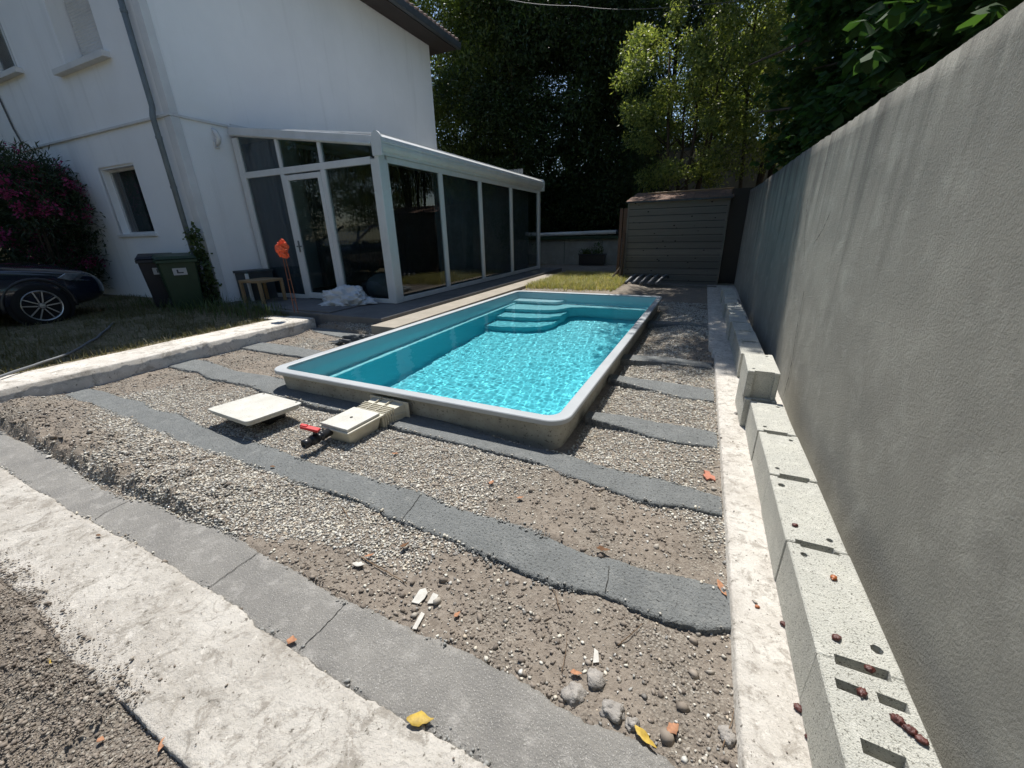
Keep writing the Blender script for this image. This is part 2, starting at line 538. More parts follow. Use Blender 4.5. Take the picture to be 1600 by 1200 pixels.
def height(x, y):
    x = np.asarray(x, float); y = np.asarray(y, float)
    n = vnoise(x, y, .9, 1, 4); m = vnoise(x, y, .16, 2, 3); k = vnoise(x, y, .045, 3, 2)
    near = sstep(26, 10, np.hypot(x, y))
    h = -.050 - .009 * sstep(1.5, 1.0, y) + n * .016 + (m * .010 + k * .005) * near
    # soil bank along the near strip, on the left
    yb = np.interp(x, [-5.6, -5.1, -4.3, -3.5, -3.0, -2.5, -2.0], [.87, .90, .87, .84, .85, .86, .86])
    bank = sstep(.0, .07, y - yb) * sstep(.75, .18, y - yb) * sstep(-1.9, -3.0, x) * sstep(-6.1, -5.7, x)
    h += bank * (.085 + m * .035 + k * .02) + bank * (1 - sstep(.05, .2, y - yb)) * k * .03
    pit = np.exp(-((y - 2.95) / .0001) ** 2) * 0
    h -= .055 * sstep(.30, .0, np.abs(pool_inset(x, y))) * sstep(2.6, 2.2, y)      # ground sinks a little beside the shell
    h -= .05 * sstep(.55, .0, -pool_inset(x, y)) * sstep(-1.4, -.6, x) * sstep(2.0, 2.6, y)
    h += .13 * np.exp(-((y - 4.8) / .36) ** 2) * sstep(-5.85, -5.6, x) * sstep(-4.25, -4.55, x) * (1 + m * .3)
    # raised side left of the curb
    L = sstep(-6.02, -6.12, x)
    hl = .105 + .075 * sstep(-6.2, -8.2, x) + n * .012 + (m * .01 + k * .005) * near
    h = h * (1 - L) + hl * L
    # the back, past the pool
    B = sstep(8.4, 9.3, y) * sstep(-.9, -1.6, x)
    h = h * (1 - B) + (.055 + n * .02 + m * .01 * near) * B
    B2 = sstep(8.6, 9.6, y)
    h = h + B2 * .02 * (1 - B)
    # nearest corner, left of the slab
    h = np.where((y < .56), np.minimum(h, -.060 + m * .010 * near + k * .006), h)
    return h


def axis_coords(lo, hi, fine_lo, fine_hi, step):
    a = [fine_lo]; s = step
    while a[-1] > lo: s *= 1.35; a.append(a[-1] - s)
    b = [fine_hi]; s = step
    while b[-1] < hi: s *= 1.35; b.append(b[-1] + s)
    return np.array(a[::-1][:-1] + list(np.arange(fine_lo, fine_hi, step)) + b)


UA = [(-40, 662), (0, 676), (22, 686), (41, 692), (65, 705), (80, 716), (107, 725), (122, 741), (150, 760), (180, 772), (200, 782), (225, 781), (250, 789), (275, 805), (300, 815), (337, 821), (386, 851), (427, 877), (469, 896), (491, 911), (540, 941), (560, 947), (597, 962), (654, 989), (710, 1011), (740, 1024), (770, 1041), (815, 1064), (849, 1086), (879, 1109), (916, 1131), (957, 1142), (984, 1154), (1010, 1169), (1044, 1189), (1090, 1225), (1150, 1275), (1166, 1300)]
LA = [(-40, 715), (0, 730), (25, 747), (52, 765), (77, 775), (90, 787), (112, 802), (140, 814), (170, 832), (212, 850), (232, 865), (265, 882), (287, 900), (322, 921), (375, 949), (394, 975), (440, 1004), (500, 1046), (560, 1086), (624, 1120), (691, 1157), (766, 1200), (820, 1232), (900, 1285), (980, 1340)]
UB = [(102, 616), (135, 606), (162, 611), (190, 621), (225, 627), (240, 640), (282, 647), (312, 664), (327, 669), (375, 683), (430, 700), (482, 722), (553, 739), (605, 755), (657, 768), (706, 791), (755, 805), (820, 825), (871, 846), (927, 869), (965, 874), (1010, 891), (1047, 897), (1115, 913), (1133, 919), (1149, 928)]
LB = [(102, 617), (120, 626), (142, 629), (175, 646), (212, 659), (232, 672), (257, 677), (275, 690), (312, 702), (350, 714), (407, 731), (456, 752), (508, 765), (573, 787), (609, 807), (651, 823), (706, 843), (755, 865), (820, 891), (867, 912), (916, 921), (957, 932), (1002, 953), (1055, 970), (1111, 984), (1130, 981), (1153, 976)]
UC = [(245, 565), (276, 557), (325, 564), (367, 579), (419, 587), (500, 604), (600, 626), (700, 660), (800, 690), (887, 710), (930, 725), (975, 737), (1030, 747), (1080, 762), (1127, 777)]
LC = [(245, 567), (283, 577), (309, 580), (325, 590), (390, 603), (432, 619), (456, 622), (495, 635), (560, 646), (618, 667), (657, 677), (722, 693), (787, 709), (820, 716), (855, 727), (880, 740), (920, 752), (955, 765), (975, 772), (1017, 785), (1067, 790), (1126, 803)]
STRIPS = [
    ('strip_near', UA, LA, -.05, 'wide grey mortar strip crossing the foreground beside the pale slab', .014),
    ('strip', UB, LB, -.035, 'long dark mortar strip between the white square lid and the foreground', .014),
    ('strip', UC, LC, -.035, 'dark mortar strip running under the near edge of the pool', .012),
    ('strip', [(925, 643), (980, 649), (1030, 660), (1080, 667), (1119, 675)], [(915, 651), (992, 672), (1017, 682), (1067, 692), (1121, 698)], -.03, 'short mortar strip right of the pool near corner, meeting the footing', .010),
    ('strip', [(955, 584), (1000, 591), (1060, 599), (1114, 608)], [(955, 592), (1000, 604), (1062, 620), (1116, 626)], -.03, 'short sunlit mortar strip right of the pool, second beyond the near corner', .010),
    ('strip', [(960, 552), (1040, 557), (1110, 566)], [(955, 560), (1040, 566), (1112, 575)], -.03, 'short mortar strip right of the pool where the tree shade begins', .010),
    ('strip', [(1015, 500), (1060, 502), (1108, 505)], [(1012, 505), (1060, 506), (1110, 510)], -.03, 'faint far mortar strip in the tree shade right of the pool', .010),
    ('strip', [(364, 538), (390, 532), (439, 538), (520, 551)], [(365, 541), (406, 548), (465, 556), (520, 566)], -.03, 'short mortar strip between the pale curb and the pool left corner', .010),
    ('strip', [(480, 511), (517, 514), (560, 521), (600, 527)], [(481, 514), (500, 520), (545, 529), (600, 540)], -.025, 'small mortar strip near the end of the pale curb', .008)]
SLo = [(-60, 862), (0, 902), (50, 940), (75, 985), (100, 1020), (150, 1068), (183, 1090), (200, 1100), (232, 1136), (262, 1166), (300, 1200), (345, 1245), (420, 1300), (520, 1380), (640, 1470)]

def in_poly(x, y, P):
    c = np.zeros(x.shape, bool)
    for i in range(len(P)):
        (x1, y1), (x2, y2) = P[i - 1], P[i]
        if y1 == y2: continue
        cond = ((y1 > y) != (y2 > y)) & (x < (x2 - x1) * (y - y1) / (y2 - y1) + x1)
        c ^= cond
    return c


gx = axis_coords(-260, 260, -7.0, 1.1, .024)
gy = np.unique(np.r_[axis_coords(-120, 300, -.3, 9.6, .024)])
GX, GY = np.meshgrid(gx, gy)
GZ = height(GX, GY)
for _mt, _up, _lo, _z, _lab, _jt in STRIPS:
    _p = [G(*p, _z) for p in _up] + [G(*p, _z) for p in _lo[::-1]]
    _in = in_poly(GX, GY, [(p.x, p.y) for p in _p])
    GZ = np.where(_in, np.minimum(GZ, _z - .035), GZ)
_p = [G(*p, -.038) for p in LA] + [G(*p, -.038) for p in SLo[::-1]]
_yb = np.interp(GX, [G(*p, -.038).x for p in SLo], [G(*p, -.038).y for p in SLo])
_lap = -.028 + .012 * vnoise(GX, GY, .07, 33, 3) - (GY - _yb) * .16
_lap = np.where(GX < -1.56, _lap, -.07)
GZ = np.where(in_poly(GX, GY, [(p.x, p.y) for p in _p]), np.minimum(GZ, np.maximum(_lap, -.07)), GZ)
GZ = np.where((GY <= _yb) & (GX < -1.56) & (GX > -5), np.maximum(GZ, -.03 + .012 * vnoise(GX, GY, .07, 33, 3) + (GY - _yb) * .1), GZ)
idx = np.arange(GX.size).reshape(GX.shape)
F = np.stack([idx[:-1, :-1], idx[:-1, 1:], idx[1:, 1:], idx[1:, :-1]], -1).reshape(-1, 4)
cx = (GX[:-1, :-1] + GX[1:, 1:]).ravel() / 2; cy = (GY[:-1, :-1] + GY[1:, 1:]).ravel() / 2
F = F[pool_inset(cx, cy) < .078]
gnd = np_mesh('ground', np.stack([GX, GY, GZ], -1).reshape(-1, 3), F, MAT['ground'], smooth=True)
tag(gnd, kind='structure')


def resample(P, n):
    P = np.array([(p[0], p[1]) for p in P], float)
    d = np.r_[0, np.cumsum(np.hypot(*np.diff(P, axis=0).T))]
    t = np.linspace(0, d[-1], n)
    return np.stack([np.interp(t, d, P[:, 0]), np.interp(t, d, P[:, 1])], -1)


def strip_mesh(name, up, lo, z, m, jit=.012, seed=3, hn=.004, skirt=.09, nj=14, step=.008, jit_lo=None):
    """a poured strip between two wandering edges"""
    up = [G(*p, z) for p in up]; lo = [G(*p, z) for p in lo]
    L = max((up[-1] - up[0]).length, .3)
    n = int(L / step) + 2
    ua = np.array([(p.x, p.y) for p in up]); la = np.array([(p.x, p.y) for p in lo])
    ua[:, 0] = np.maximum.accumulate(ua[:, 0]) + np.arange(len(ua)) * 1e-6; la[:, 0] = np.maximum.accumulate(la[:, 0]) + np.arange(len(la)) * 1e-6
    xs_ = np.linspace(min(ua[0, 0], la[0, 0]), max(ua[-1, 0], la[-1, 0]), n)
    A = np.stack([xs_, np.interp(xs_, ua[:, 0], ua[:, 1])], -1); B = np.stack([xs_, np.interp(xs_, la[:, 0], la[:, 1])], -1)
    kk_ = np.hanning(15); kk_ /= kk_.sum()
    if n > 40:
        for E_ in (A, B): E_[7:-7, 1] = np.convolve(E_[:, 1], kk_, 'valid')
    tt = np.linspace(0, L, n)
    A = A + np.stack([tt * 0, vnoise(tt, tt * 0 + 5, .045, seed + 1, 5)], -1) * jit * .55
    A[:, 1] += .9 * jit * np.abs(vnoise(tt, tt * 0 + 9, .018, seed + 8, 2))
    jl = jit if jit_lo is None else jit_lo
    B = B + np.stack([tt * 0, vnoise(tt, tt * 0 + 5, .045, seed + 3, 5)], -1) * jl * .55
    B[:, 1] -= 1.3 * jl * np.abs(vnoise(tt, tt * 0 + 9, .018, seed + 9, 2))
    rows = []
    for j in range(nj + 1):
        s = j / nj
        P = A * (1 - s) + B * s
        zz = z + vnoise(P[:, 0], P[:, 1], .25, seed + 5, 3) * hn + vnoise(P[:, 0], P[:, 1], .035, seed + 6, 2) * hn * .35 - .004 * (abs(2 * s - 1) ** 10)
        rows.append(np.c_[P, zz])
    c = np.array([A.mean(0) + B.mean(0)]) / 2
    rows = [np.c_[A + (A - B) * .02, rows[0][:, 2] - skirt]] + rows + [np.c_[B + (B - A) * .02, rows[-1][:, 2] - skirt]]
    V = np.stack(rows, 0); k, n2 = V.shape[:2]
    ii = np.arange(k * n2).reshape(k, n2)
    Fq = np.stack([ii[:-1, :-1], ii[:-1, 1:], ii[1:, 1:], ii[1:, :-1]], -1).reshape(-1, 4)
    o = np_mesh(name, V.reshape(-1, 3), Fq, m, smooth=False)
    # end caps
    return o


def ribbon(name, P, z, w, m, parent, seed=1, amp=.006):
    """a thin wandering line lying on a surface (a crack)"""
    P = [G(*p, z) for p in P]
    n = max(12, int((P[-1] - P[0]).length / .012))
    Q = resample(P, n); t = np.linspace(0, 1, n)
    Q = Q + np.stack([vnoise(t * 3, t * 0, .12, seed, 3), vnoise(t * 3, t * 0 + 3, .12, seed + 1, 3)], -1) * amp
    d = np.gradient(Q, axis=0); d /= np.linalg.norm(d, axis=1)[:, None] + 1e-9
    nr = np.c_[-d[:, 1], d[:, 0]] * (w * (.4 + .6 * np.abs(vnoise(t * 5, t * 0, .2, seed + 2, 2))))[:, None]
    V = np.r_[np.c_[Q + nr, np.full(n, z)], np.c_[Q - nr, np.full(n, z)]]
    Fq = [(i, i + 1, n + i + 1, n + i) for i in range(n - 1)]
    o = np_mesh(name, V, Fq, m, parent)
    return o


strip_objs = []
for i, (mt, up, lo, z, lab, jt) in enumerate(STRIPS):
    o = strip_mesh('mortar_strip', up, lo, z, MAT[mt], jt, 20 + 7 * i)
    tag(o, lab, 'mortar strip', 'mortar strips poured across the gravel')
    strip_objs.append(o)
for (k, P, s) in ((0, [(200, 783), (165, 800), (148, 812)], 1), (0, [(408, 860), (365, 890), (324, 919)], 2), (0, [(540, 943), (500, 985), (466, 1016)], 3),
                  (1, [(657, 773), (645, 790), (628, 811)], 4), (1, [(952, 885), (950, 905), (945, 925)], 5)):
    ribbon('crack', P, STRIPS[k][3] + .0035, .0028, MAT['crack'], strip_objs[k], 60 + s)

# pale slab in the near left corner
SU = LA
slab = strip_mesh('concrete_slab', SU, SLo, -.038, MAT['slab'], .010, 91, .006, .05, 60, .012, .004)
tag(slab, kind='structure')

# footing along the wall
fb = MB()
ys = np.linspace(-1.5, 11.6, 260)
V = []
for y in ys:
    e = .286 + .004 * float(vnoise(y, 0, .3, 5)) + (-.05 if y > 5.05 else 0) + (.03 if 5.05 < y < 5.3 else 0)
    V.append([(e - .004, y, -.16), (e, y, -.008 + .003 * float(vnoise(y, 1, .1, 6))), (e + .008, y, 0), (.40, y, .001 * float(vnoise(y, 2, .2, 6))), (.60, y, 0), (.76 + .0112 * y, y, 0)])
V = np.array(V); n0, n1 = V.shape[:2]
ii = np.arange(n0 * n1).reshape(n0, n1)
Fq = np.stack([ii[:-1, :-1], ii[:-1, 1:], ii[1:, 1:], ii[1:, :-1]], -1).reshape(-1, 4)
ft = np_mesh('footing', V.reshape(-1, 3), Fq, MAT['footing'])
tag(ft, kind='structure')

# raised curb on the left, with its short return at the far end
cb = MB()
cpts = [(-2.6, 0), (1.1, 0), (2.86, -.02), (2.9, .015), (4.55, .03), (4.62, .03)]
V = []
for y in np.arange(-2.6, 4.66, .06):
    j = float(vnoise(y, 0, 1.6, 8)) * .012; k = float(vnoise(y, 0, .12, 9)) * .002
    x1 = -5.78 + j + k + (.03 if y > 2.9 else 0); x0 = -6.36 + j * .5
    tz = .137 + float(vnoise(y, 3, .5, 9)) * .006
    V.append([(x0 - .01, y, -.05), (x0, y, tz - .01), (x0 + .015, y, tz), ((x0 + x1) / 2, y, tz + .003), (x1 - .02, y, tz), (x1, y, tz - .015), (x1 + .005, y, -.2)])
V = np.array(V); n0, n1 = V.shape[:2]; ii = np.arange(n0 * n1).reshape(n0, n1)
Fq = list(np.stack([ii[:-1, :-1], ii[:-1, 1:], ii[1:, 1:], ii[1:, :-1]], -1).reshape(-1, 4)) + []
curb = np_mesh('concrete_curb', V.reshape(-1, 3), Fq, MAT['curb'], smooth=False)
tag(curb, 'long pale concrete curb stepping down to the gravel left of the pool', 'curb')
MB().box((-6.72, 4.30, -.05), (-6.355, 4.52, .138)).build('curb_return', MAT['curb'], curb, bevel=.006)

# terrace in front of and beside the veranda
MB().box((-8.7, 4.72, -.1), (-4.42, 13.9, .185)).build('terrace', MAT['terrace'], bevel=.01)['kind'] = 'structure'
tb = MB()
tb.box((-6.9, 4.80, .188), (-5.6, 5.80, .205)).build('terrace_slab', MAT['terrace'], bevel=.004)['kind'] = 'structure'
es = MB().box((-4.415, 4.47, .0), (-3.96, 12.3, .128))
eo = es.build('edge_stone_strip', MAT['edgestone'], bevel=.008)
tag(eo, kind='structure')

# ------------------------------------------------------------------ gravel as real stones
def pebbles(name, X, Y, Z, size, m, parent=None, seed=1, flat=.58):
    r = np.random.default_rng(seed)
    n = len(X)
    base = np.array([(1, 0, 0), (.45, .85, .1), (-.5, .8, -.05), (-1, .05, .1), (-.45, -.85, 0), (.5, -.8, .1), (.1, .05, 1), (0, 0, -.9)], float)
    tri = np.array([(0, 1, 6), (1, 2, 6), (2, 3, 6), (3, 4, 6), (4, 5, 6), (5, 0, 6), (1, 0, 7), (2, 1, 7), (3, 2, 7), (4, 3, 7), (5, 4, 7), (0, 5, 7)])
    V = base[None] * (1 + r.uniform(-.36, .36, (n, 8, 1)))
    V = V * np.stack([np.ones(n), r.uniform(.55, 1, n), r.uniform(flat * .7, flat * 1.1, n)], -1)[:, None, :]
    # random tilt and turn
    a = r.uniform(0, 2 * np.pi, n); b = r.normal(0, .5, n)
    ca_, sa_ = np.cos(a), np.sin(a); cb_, sb_ = np.cos(b), np.sin(b)
    x = V[..., 0] * cb_[:, None] + V[..., 2] * sb_[:, None]; z = -V[..., 0] * sb_[:, None] + V[..., 2] * cb_[:, None]; y = V[..., 1]
    V = np.stack([x * ca_[:, None] - y * sa_[:, None], x * sa_[:, None] + y * ca_[:, None], z], -1) * size[:, None, None]
    V += np.stack([X, Y, Z], -1)[:, None, :]
    F = (tri[None] + (np.arange(n) * 8)[:, None, None]).reshape(-1, 3)
    return np_mesh(name, V.reshape(-1, 3), F, m, parent)


def pebble_mat(name, cols):
    t = NT(name)
    rnd = t.geo.outputs['Random Per Island']
    o = t.n('ShaderNodeValToRGB'); e = o.color_ramp.elements; o.color_ramp.interpolation = 'CONSTANT'
    e[0].position = 0; e[0].color = (*cols[0], 1); e[1].position = 1 / len(cols); e[1].color = (*cols[1], 1)
    for i in range(2, len(cols)):
        q = e.new(i / len(cols)); q.color = (*cols[i], 1)
    t.l(rnd, o.inputs[0])
    t.base(t.mix(t.math('MULTIPLY', t.ramp(t.noise(60, 3), .45, .7), .45), o.outputs[0], (.24, .205, .165)))
    return t.done(.9, .15)


MAT['gravel'] = pebble_mat('mixed_gravel', [(.66, .63, .54), (.36, .35, .32), (.54, .51, .44), (.66, .635, .56), (.20, .19, .175), (.62, .57, .47), (.42, .395, .35), (.60, .575, .51), (.48, .41, .32), (.27, .265, .25), (.58, .57, .53)])
MAT['clods'] = pebble_mat('soil_crumbs', [(.25, .213, .175), (.19, .16, .132), (.31, .268, .225), (.23, .195, .16), (.38, .345, .295), (.15, .127, .107), (.28, .24, .2), (.21, .178, .148)])


def strip_inside(x, y):
    """mask of points covered by a mortar strip, the slab or the pool"""
    inside = pool_inset(x, y) > -.0
    for (mt, up, lo, z, lab, jt) in STRIPS:
        poly = [G(*p, z) for p in up] + [G(*p, z) for p in lo[::-1]]
        inside |= in_poly(x, y, [(p.x, p.y) for p in poly])
    poly = [G(*p, -.038) for p in SU] + [G(*p, -.038) for p in SLo[::-1]]
    inside |= in_poly(x, y, [(p.x, p.y) for p in poly])
    return inside


def gravel_density(x, y):
    g = .46 + 1.15 * vnoise(x, y, .9, 44, 3)
    g += .75 * np.exp(-((x + 2.4) / 2.4) ** 2 - ((y - 1.75) / .55) ** 2)          # around the skimmer
    g += .45 * np.exp(-((y - 1.15) / .25) ** 2) * sstep(-3.2, -2.2, x) * sstep(-.2, -1.2, x)
    g += .6 * sstep(-.9, -.6, x) * sstep(2.0, 2.4, y) * sstep(.3, -.2, x)           # right of the pool
    g -= .55 * np.exp(-((x + .2) / .45) ** 2 - ((y - 1.75) / .25) ** 2)
    g -= .85 * np.exp(-((x + 4.3) / 1.3) ** 2 - ((y - 1.10) / .38) ** 2)
    g -= 1.3 * sstep(1.10, .85, y) * sstep(-2.4, -1.5, x)
    g -= 1.1 * sstep(1.32, 1.15, y) * sstep(-1.3, -.7, x)
    g -= .75 * np.exp(-((x + .35) / .55) ** 2 - ((y - 1.62) / .16) ** 2)
    g -= .3 * sstep(-4.6, -5.6, x)
    return np.clip(.04 + .96 * sstep(.12, .62, g), 0, 1)


N = 440000
# more stones near the eye
px_ = rng.uniform(-5.75, .29, N); py_ = .45 + (8.9 - .45) * rng.uniform(0, 1, N) ** 1.7
jx_ = rng.normal(0, .010, N); jy_ = rng.normal(0, .010, N)
keep = (~strip_inside(px_ + jx_, py_ + jy_)) & (pool_inset(px_, py_) < 0) & (rng.uniform(0, 1, N) < gravel_density(px_, py_))
px_, py_ = px_[keep], py_[keep]
sz = np.minimum(rng.lognormal(math.log(.0060), .38, len(px_)), .0115) * (1 + .10 * np.clip(py_ - 2, 0, 6))
pb = pebbles('gravel', px_, py_, np.where(strip_inside(px_, py_), np.maximum(height(px_, py_), np.where(py_ < 1.05, -.050, -.034)), height(px_, py_)) + sz * .25, sz, MAT['gravel'], None, 3)
tag(pb, 'loose mixed gravel spread round the pool between the mortar strips', 'gravel', kind='stuff')
N = 150000
px_ = rng.uniform(-5.75, .29, N); py_ = .45 + (8.9 - .45) * rng.uniform(0, 1, N) ** 2.0
keep = (~strip_inside(px_, py_)) & (rng.uniform(0, 1, N) < (.95 - gravel_density(px_, py_) * .6) * (.35 + .65 * (vnoise(px_, py_, .22, 71, 2) > -.15)))
px_, py_ = px_[keep], py_[keep]
sz = rng.lognormal(math.log(.0042), .55, len(px_)) * (1 + .10 * np.clip(py_ - 2, 0, 6))
sz = np.minimum(sz, .028)
cl = pebbles('soil_crumbs', px_, py_, height(px_, py_) + sz * .1, sz, MAT['clods'], None, 5, .8)
tag(cl, 'brown soil crumbs and small clods on the bare earth round the pool', 'soil', kind='stuff')
# grey crumbs broken off along the strips
def strip_edge_points(n, seed):
    r = np.random.default_rng(seed); X = []; Y = []
    for (mt, up, lo, z, lab, jt) in STRIPS:
        for E_ in (up, lo):
            P = np.array([(G(*p, z).x, G(*p, z).y) for p in E_])
            L_ = abs(P[-1, 0] - P[0, 0]); k = int(n * L_)
            x = r.uniform(P[0, 0], P[-1, 0], k); y = np.interp(x, np.maximum.accumulate(P[:, 0]) + np.arange(len(P)) * 1e-6, P[:, 1])
            X.append(x); Y.append(y + r.normal(0, .013, k) + (-.006 if E_ is lo else .006))
    return np.concatenate(X), np.concatenate(Y)


ex_, ey_ = strip_edge_points(420, 4)
k_ = vnoise(ex_, ey_, .16, 88, 3) > .24
ex_, ey_ = ex_[k_], ey_[k_]
k_ = (pool_inset(ex_, ey_) < 0) & (ex_ < .27) & (ex_ > -5.7)
ex_, ey_ = ex_[k_], ey_[k_]
zt_ = np.where(strip_inside(ex_, ey_), np.where(ey_ < 1.1, -.049, -.032), height(ex_, ey_) + .004)
sz = np.minimum(rng.lognormal(math.log(.0040), .5, len(ex_)), .011)
cr = pebbles('mortar_crumbs', ex_, ey_, zt_ + sz * .2, sz, None, None, 15, .7)
cr.data.materials.append(M('mortar_crumb', (.22, .225, .215), (.34, .33, .305), 60, .95))
tag(cr, 'grey mortar crumbs broken along the edges of the strips', 'crumbs', kind='stuff')
# dirt corner left of the slab, nearest the eye
N = 42000
px_ = rng.uniform(-3.4, -.6, N); py_ = rng.uniform(-.1, .40, N)
ybx = np.interp(px_, [G(*p, -.038).x for p in SLo], [G(*p, -.038).y for p in SLo])
poly = [G(*p, -.038) for p in SU] + [G(*p, -.038) for p in SLo[::-1]]
keep = (py_ < ybx) | ((px_ < -1.5) & (rng.uniform(0, 1, N) < np.exp(-(py_ - ybx) / .035)))
px_, py_, ybx = px_[keep], py_[keep], ybx[keep]
sz = rng.lognormal(math.log(.0024), .6, len(px_)); sz = np.minimum(sz, .013)
cl = pebbles('corner_gravel', px_, py_, np.maximum(np.where(px_ < -1.56, -.03, height(px_, py_)), np.where(py_ > ybx, -.036, -1)) + sz * .2, sz, MAT['clods'], None, 6, .8)
tag(cl, 'fine dirt and grit heaped left of the pale concrete slab', 'dirt', kind='stuff')
# grit on the slab, footing and strips
N = 1500
px_ = rng.uniform(-4.5, .5, N); py_ = rng.uniform(.1, 3.5, N)
on_slab = in_poly(px_, py_, [(p.x, p.y) for p in poly])
on_foot = (px_ > .29) & (px_ < .45)
keep = (on_slab & (rng.uniform(0, 1, N) < .5)) | on_foot
px_, py_ = px_[keep], py_[keep]
sz = rng.lognormal(math.log(.0028), .5, len(px_))
gr = pebbles('grit', px_, py_, np.where(px_ > .28, .002, -.034), sz, MAT['clods'], None, 8)
tag(gr, 'scattered grit lying on the pale slab and footing', 'grit', kind='stuff')


# ------------------------------------------------------------------ pool
def rrect(hx, hy, r, n=8):
    P = []
    for cx_, cy_, a0 in ((hx - r, hy - r, 0), (-hx + r, hy - r, 90), (-hx + r, -hy + r, 180), (hx - r, -hy + r, 270)):
        for k in range(n + 1):
            a = R(a0 + 90 * k / n)
            P.append((cx_ + r * math.cos(a), cy_ + r * math.sin(a)))
    return P


def rings(name, prof, m, parent, floor=False, smooth=True):
    """prof: (inset, z, corner radius) rings joined into a skin"""
    v = []; f = []
    for ins, z, r in prof:
        v += [(x, y, z) for x, y in rrect(PHX - ins, PHY - ins, r)]
    n = 36
    for i in range(len(prof) - 1):
        for k in range(n):
            a = i * n + k; b = i * n + (k + 1) % n
            f.append((a, b, b + n, a + n))
    if floor: f.append(tuple((len(prof) - 1) * n + k for k in range(n)))
    me = bpy.data.meshes.new(name); me.from_pydata(v, [], f); me.update()
    o = link_mesh(name, me, m, parent)
    return o


pool = empty('swimming_pool', (PC.x, PC.y, 0), PA, 'rectangular fibreglass swimming pool shell with grey rim and water tinted turquoise inside', 'swimming pool')
ZR = .17
rim = rings('rim', [(.012, ZR - .045, .15), (.0, ZR - .035, .16), (.0, ZR - .006, .16), (.006, ZR, .155), (.078, ZR, .11), (.095, ZR - .006, .10), (.098, ZR - .03, .10)], MAT['rim'], pool)
outw = rings('outer_wall', [(.014, ZR - .045, .15), (.050, ZR - .05, .12), (.056, ZR - .09, .12), (.075, -.30, .12), (.078, -.34, .12)], MAT['shell_out'], pool)
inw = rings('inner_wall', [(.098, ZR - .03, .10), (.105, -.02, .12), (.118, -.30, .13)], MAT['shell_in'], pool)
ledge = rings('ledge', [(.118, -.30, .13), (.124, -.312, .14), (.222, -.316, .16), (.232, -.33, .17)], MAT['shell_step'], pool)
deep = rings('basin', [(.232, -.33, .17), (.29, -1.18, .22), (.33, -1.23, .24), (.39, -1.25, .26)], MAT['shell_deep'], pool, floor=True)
for o in (rim, outw, inw, ledge, deep): o.data.shade_smooth()
for o in (rim, outw, ledge):
    e = o.modifiers.new('split', 'EDGE_SPLIT'); e.split_angle = R(40)


def L2(x, y):
    u, v = pool_local(x, y); return (u, v)


def step_part(pts, ztop, zbot, tint=(.30, .70, .75)):  # tint paints in the water's depth colouring, darker and tealer on deeper steps
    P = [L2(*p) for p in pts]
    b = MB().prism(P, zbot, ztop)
    o = b.build('step', M('step_water_tint', tint, tuple(q * .93 for q in tint), 2, .4), pool, bevel=.012, seg=3)
    return o


def curve(pts, n=8):
    out = []
    P = [Vector((*p, 0)) for p in pts]
    for i in range(len(P) - 1):
        p0 = P[max(i - 1, 0)]; p1 = P[i]; p2 = P[i + 1]; p3 = P[min(i + 2, len(P) - 1)]
        for k in range(n):
            t = k / n
            q = .5 * ((2 * p1) + (p2 - p0) * t + (2 * p0 - 5 * p1 + 4 * p2 - p3) * t * t + (3 * p1 - p0 - 3 * p2 + p3) * t ** 3)
            out.append((q.x, q.y))
    out.append((P[-1].x, P[-1].y))
    return out


FY = 8.17
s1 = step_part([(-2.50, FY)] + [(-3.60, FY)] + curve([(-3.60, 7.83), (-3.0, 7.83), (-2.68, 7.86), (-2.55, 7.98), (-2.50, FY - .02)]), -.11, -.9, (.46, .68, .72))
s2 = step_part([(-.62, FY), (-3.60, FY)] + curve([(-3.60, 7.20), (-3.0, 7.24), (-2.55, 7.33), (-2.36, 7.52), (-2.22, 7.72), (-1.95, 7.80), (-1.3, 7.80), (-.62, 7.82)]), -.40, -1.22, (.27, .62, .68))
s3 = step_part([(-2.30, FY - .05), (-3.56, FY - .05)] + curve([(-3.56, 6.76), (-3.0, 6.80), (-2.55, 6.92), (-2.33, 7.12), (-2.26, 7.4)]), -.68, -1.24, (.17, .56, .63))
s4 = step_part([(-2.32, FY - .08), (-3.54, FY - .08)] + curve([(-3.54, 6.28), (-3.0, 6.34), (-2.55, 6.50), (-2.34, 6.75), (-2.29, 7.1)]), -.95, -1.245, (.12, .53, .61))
ret = MB().lathe([(0, 0), (.045, 0), (.045, .012), (.02, .018), (0, .018)], 20, axis='Y').build('return_nozzle', MAT['white'], pool, True, loc=(*L2(-1.15, 8.14), -.1))
for o in (inw, ledge, deep, s1, s2, s3, s4): o.cycles.is_caustics_receiver = True

# the water surface: small crossing waves, real refraction
hx, hy = PHX - .102, PHY - .102
WX, WY = np.meshgrid(np.linspace(-hx, hx, 300), np.linspace(-hy, hy, 570))
WZ = np.full(WX.shape, .05)
wr = np.random.default_rng(3)
for k in range(60):
    a = wr.normal(.5, 1.1); wl = math.exp(wr.uniform(math.log(.045), math.log(.34)))
    kk = 2 * math.pi / wl
    WZ += wl * .0006 * np.sin(kk * (WX * math.cos(a) + WY * math.sin(a)) + wr.uniform(0, 6.28)) * (.75 + .5 * vnoise(WX, WY, .8, k, 1))
ii = np.arange(WX.size).reshape(WX.shape)
Fw = np.stack([ii[:-1, :-1], ii[:-1, 1:], ii[1:, 1:], ii[1:, :-1]], -1).reshape(-1, 4)
cxw = (WX[:-1, :-1] + WX[1:, 1:]).ravel() / 2; cyw = (WY[:-1, :-1] + WY[1:, 1:]).ravel() / 2
qx = np.abs(cxw) - (PHX - .09 - .12); qy = np.abs(cyw) - (PHY - .09 - .12)
dd = np.hypot(np.maximum(qx, 0), np.maximum(qy, 0)) - .12
Fw = Fw[dd < 0.004]
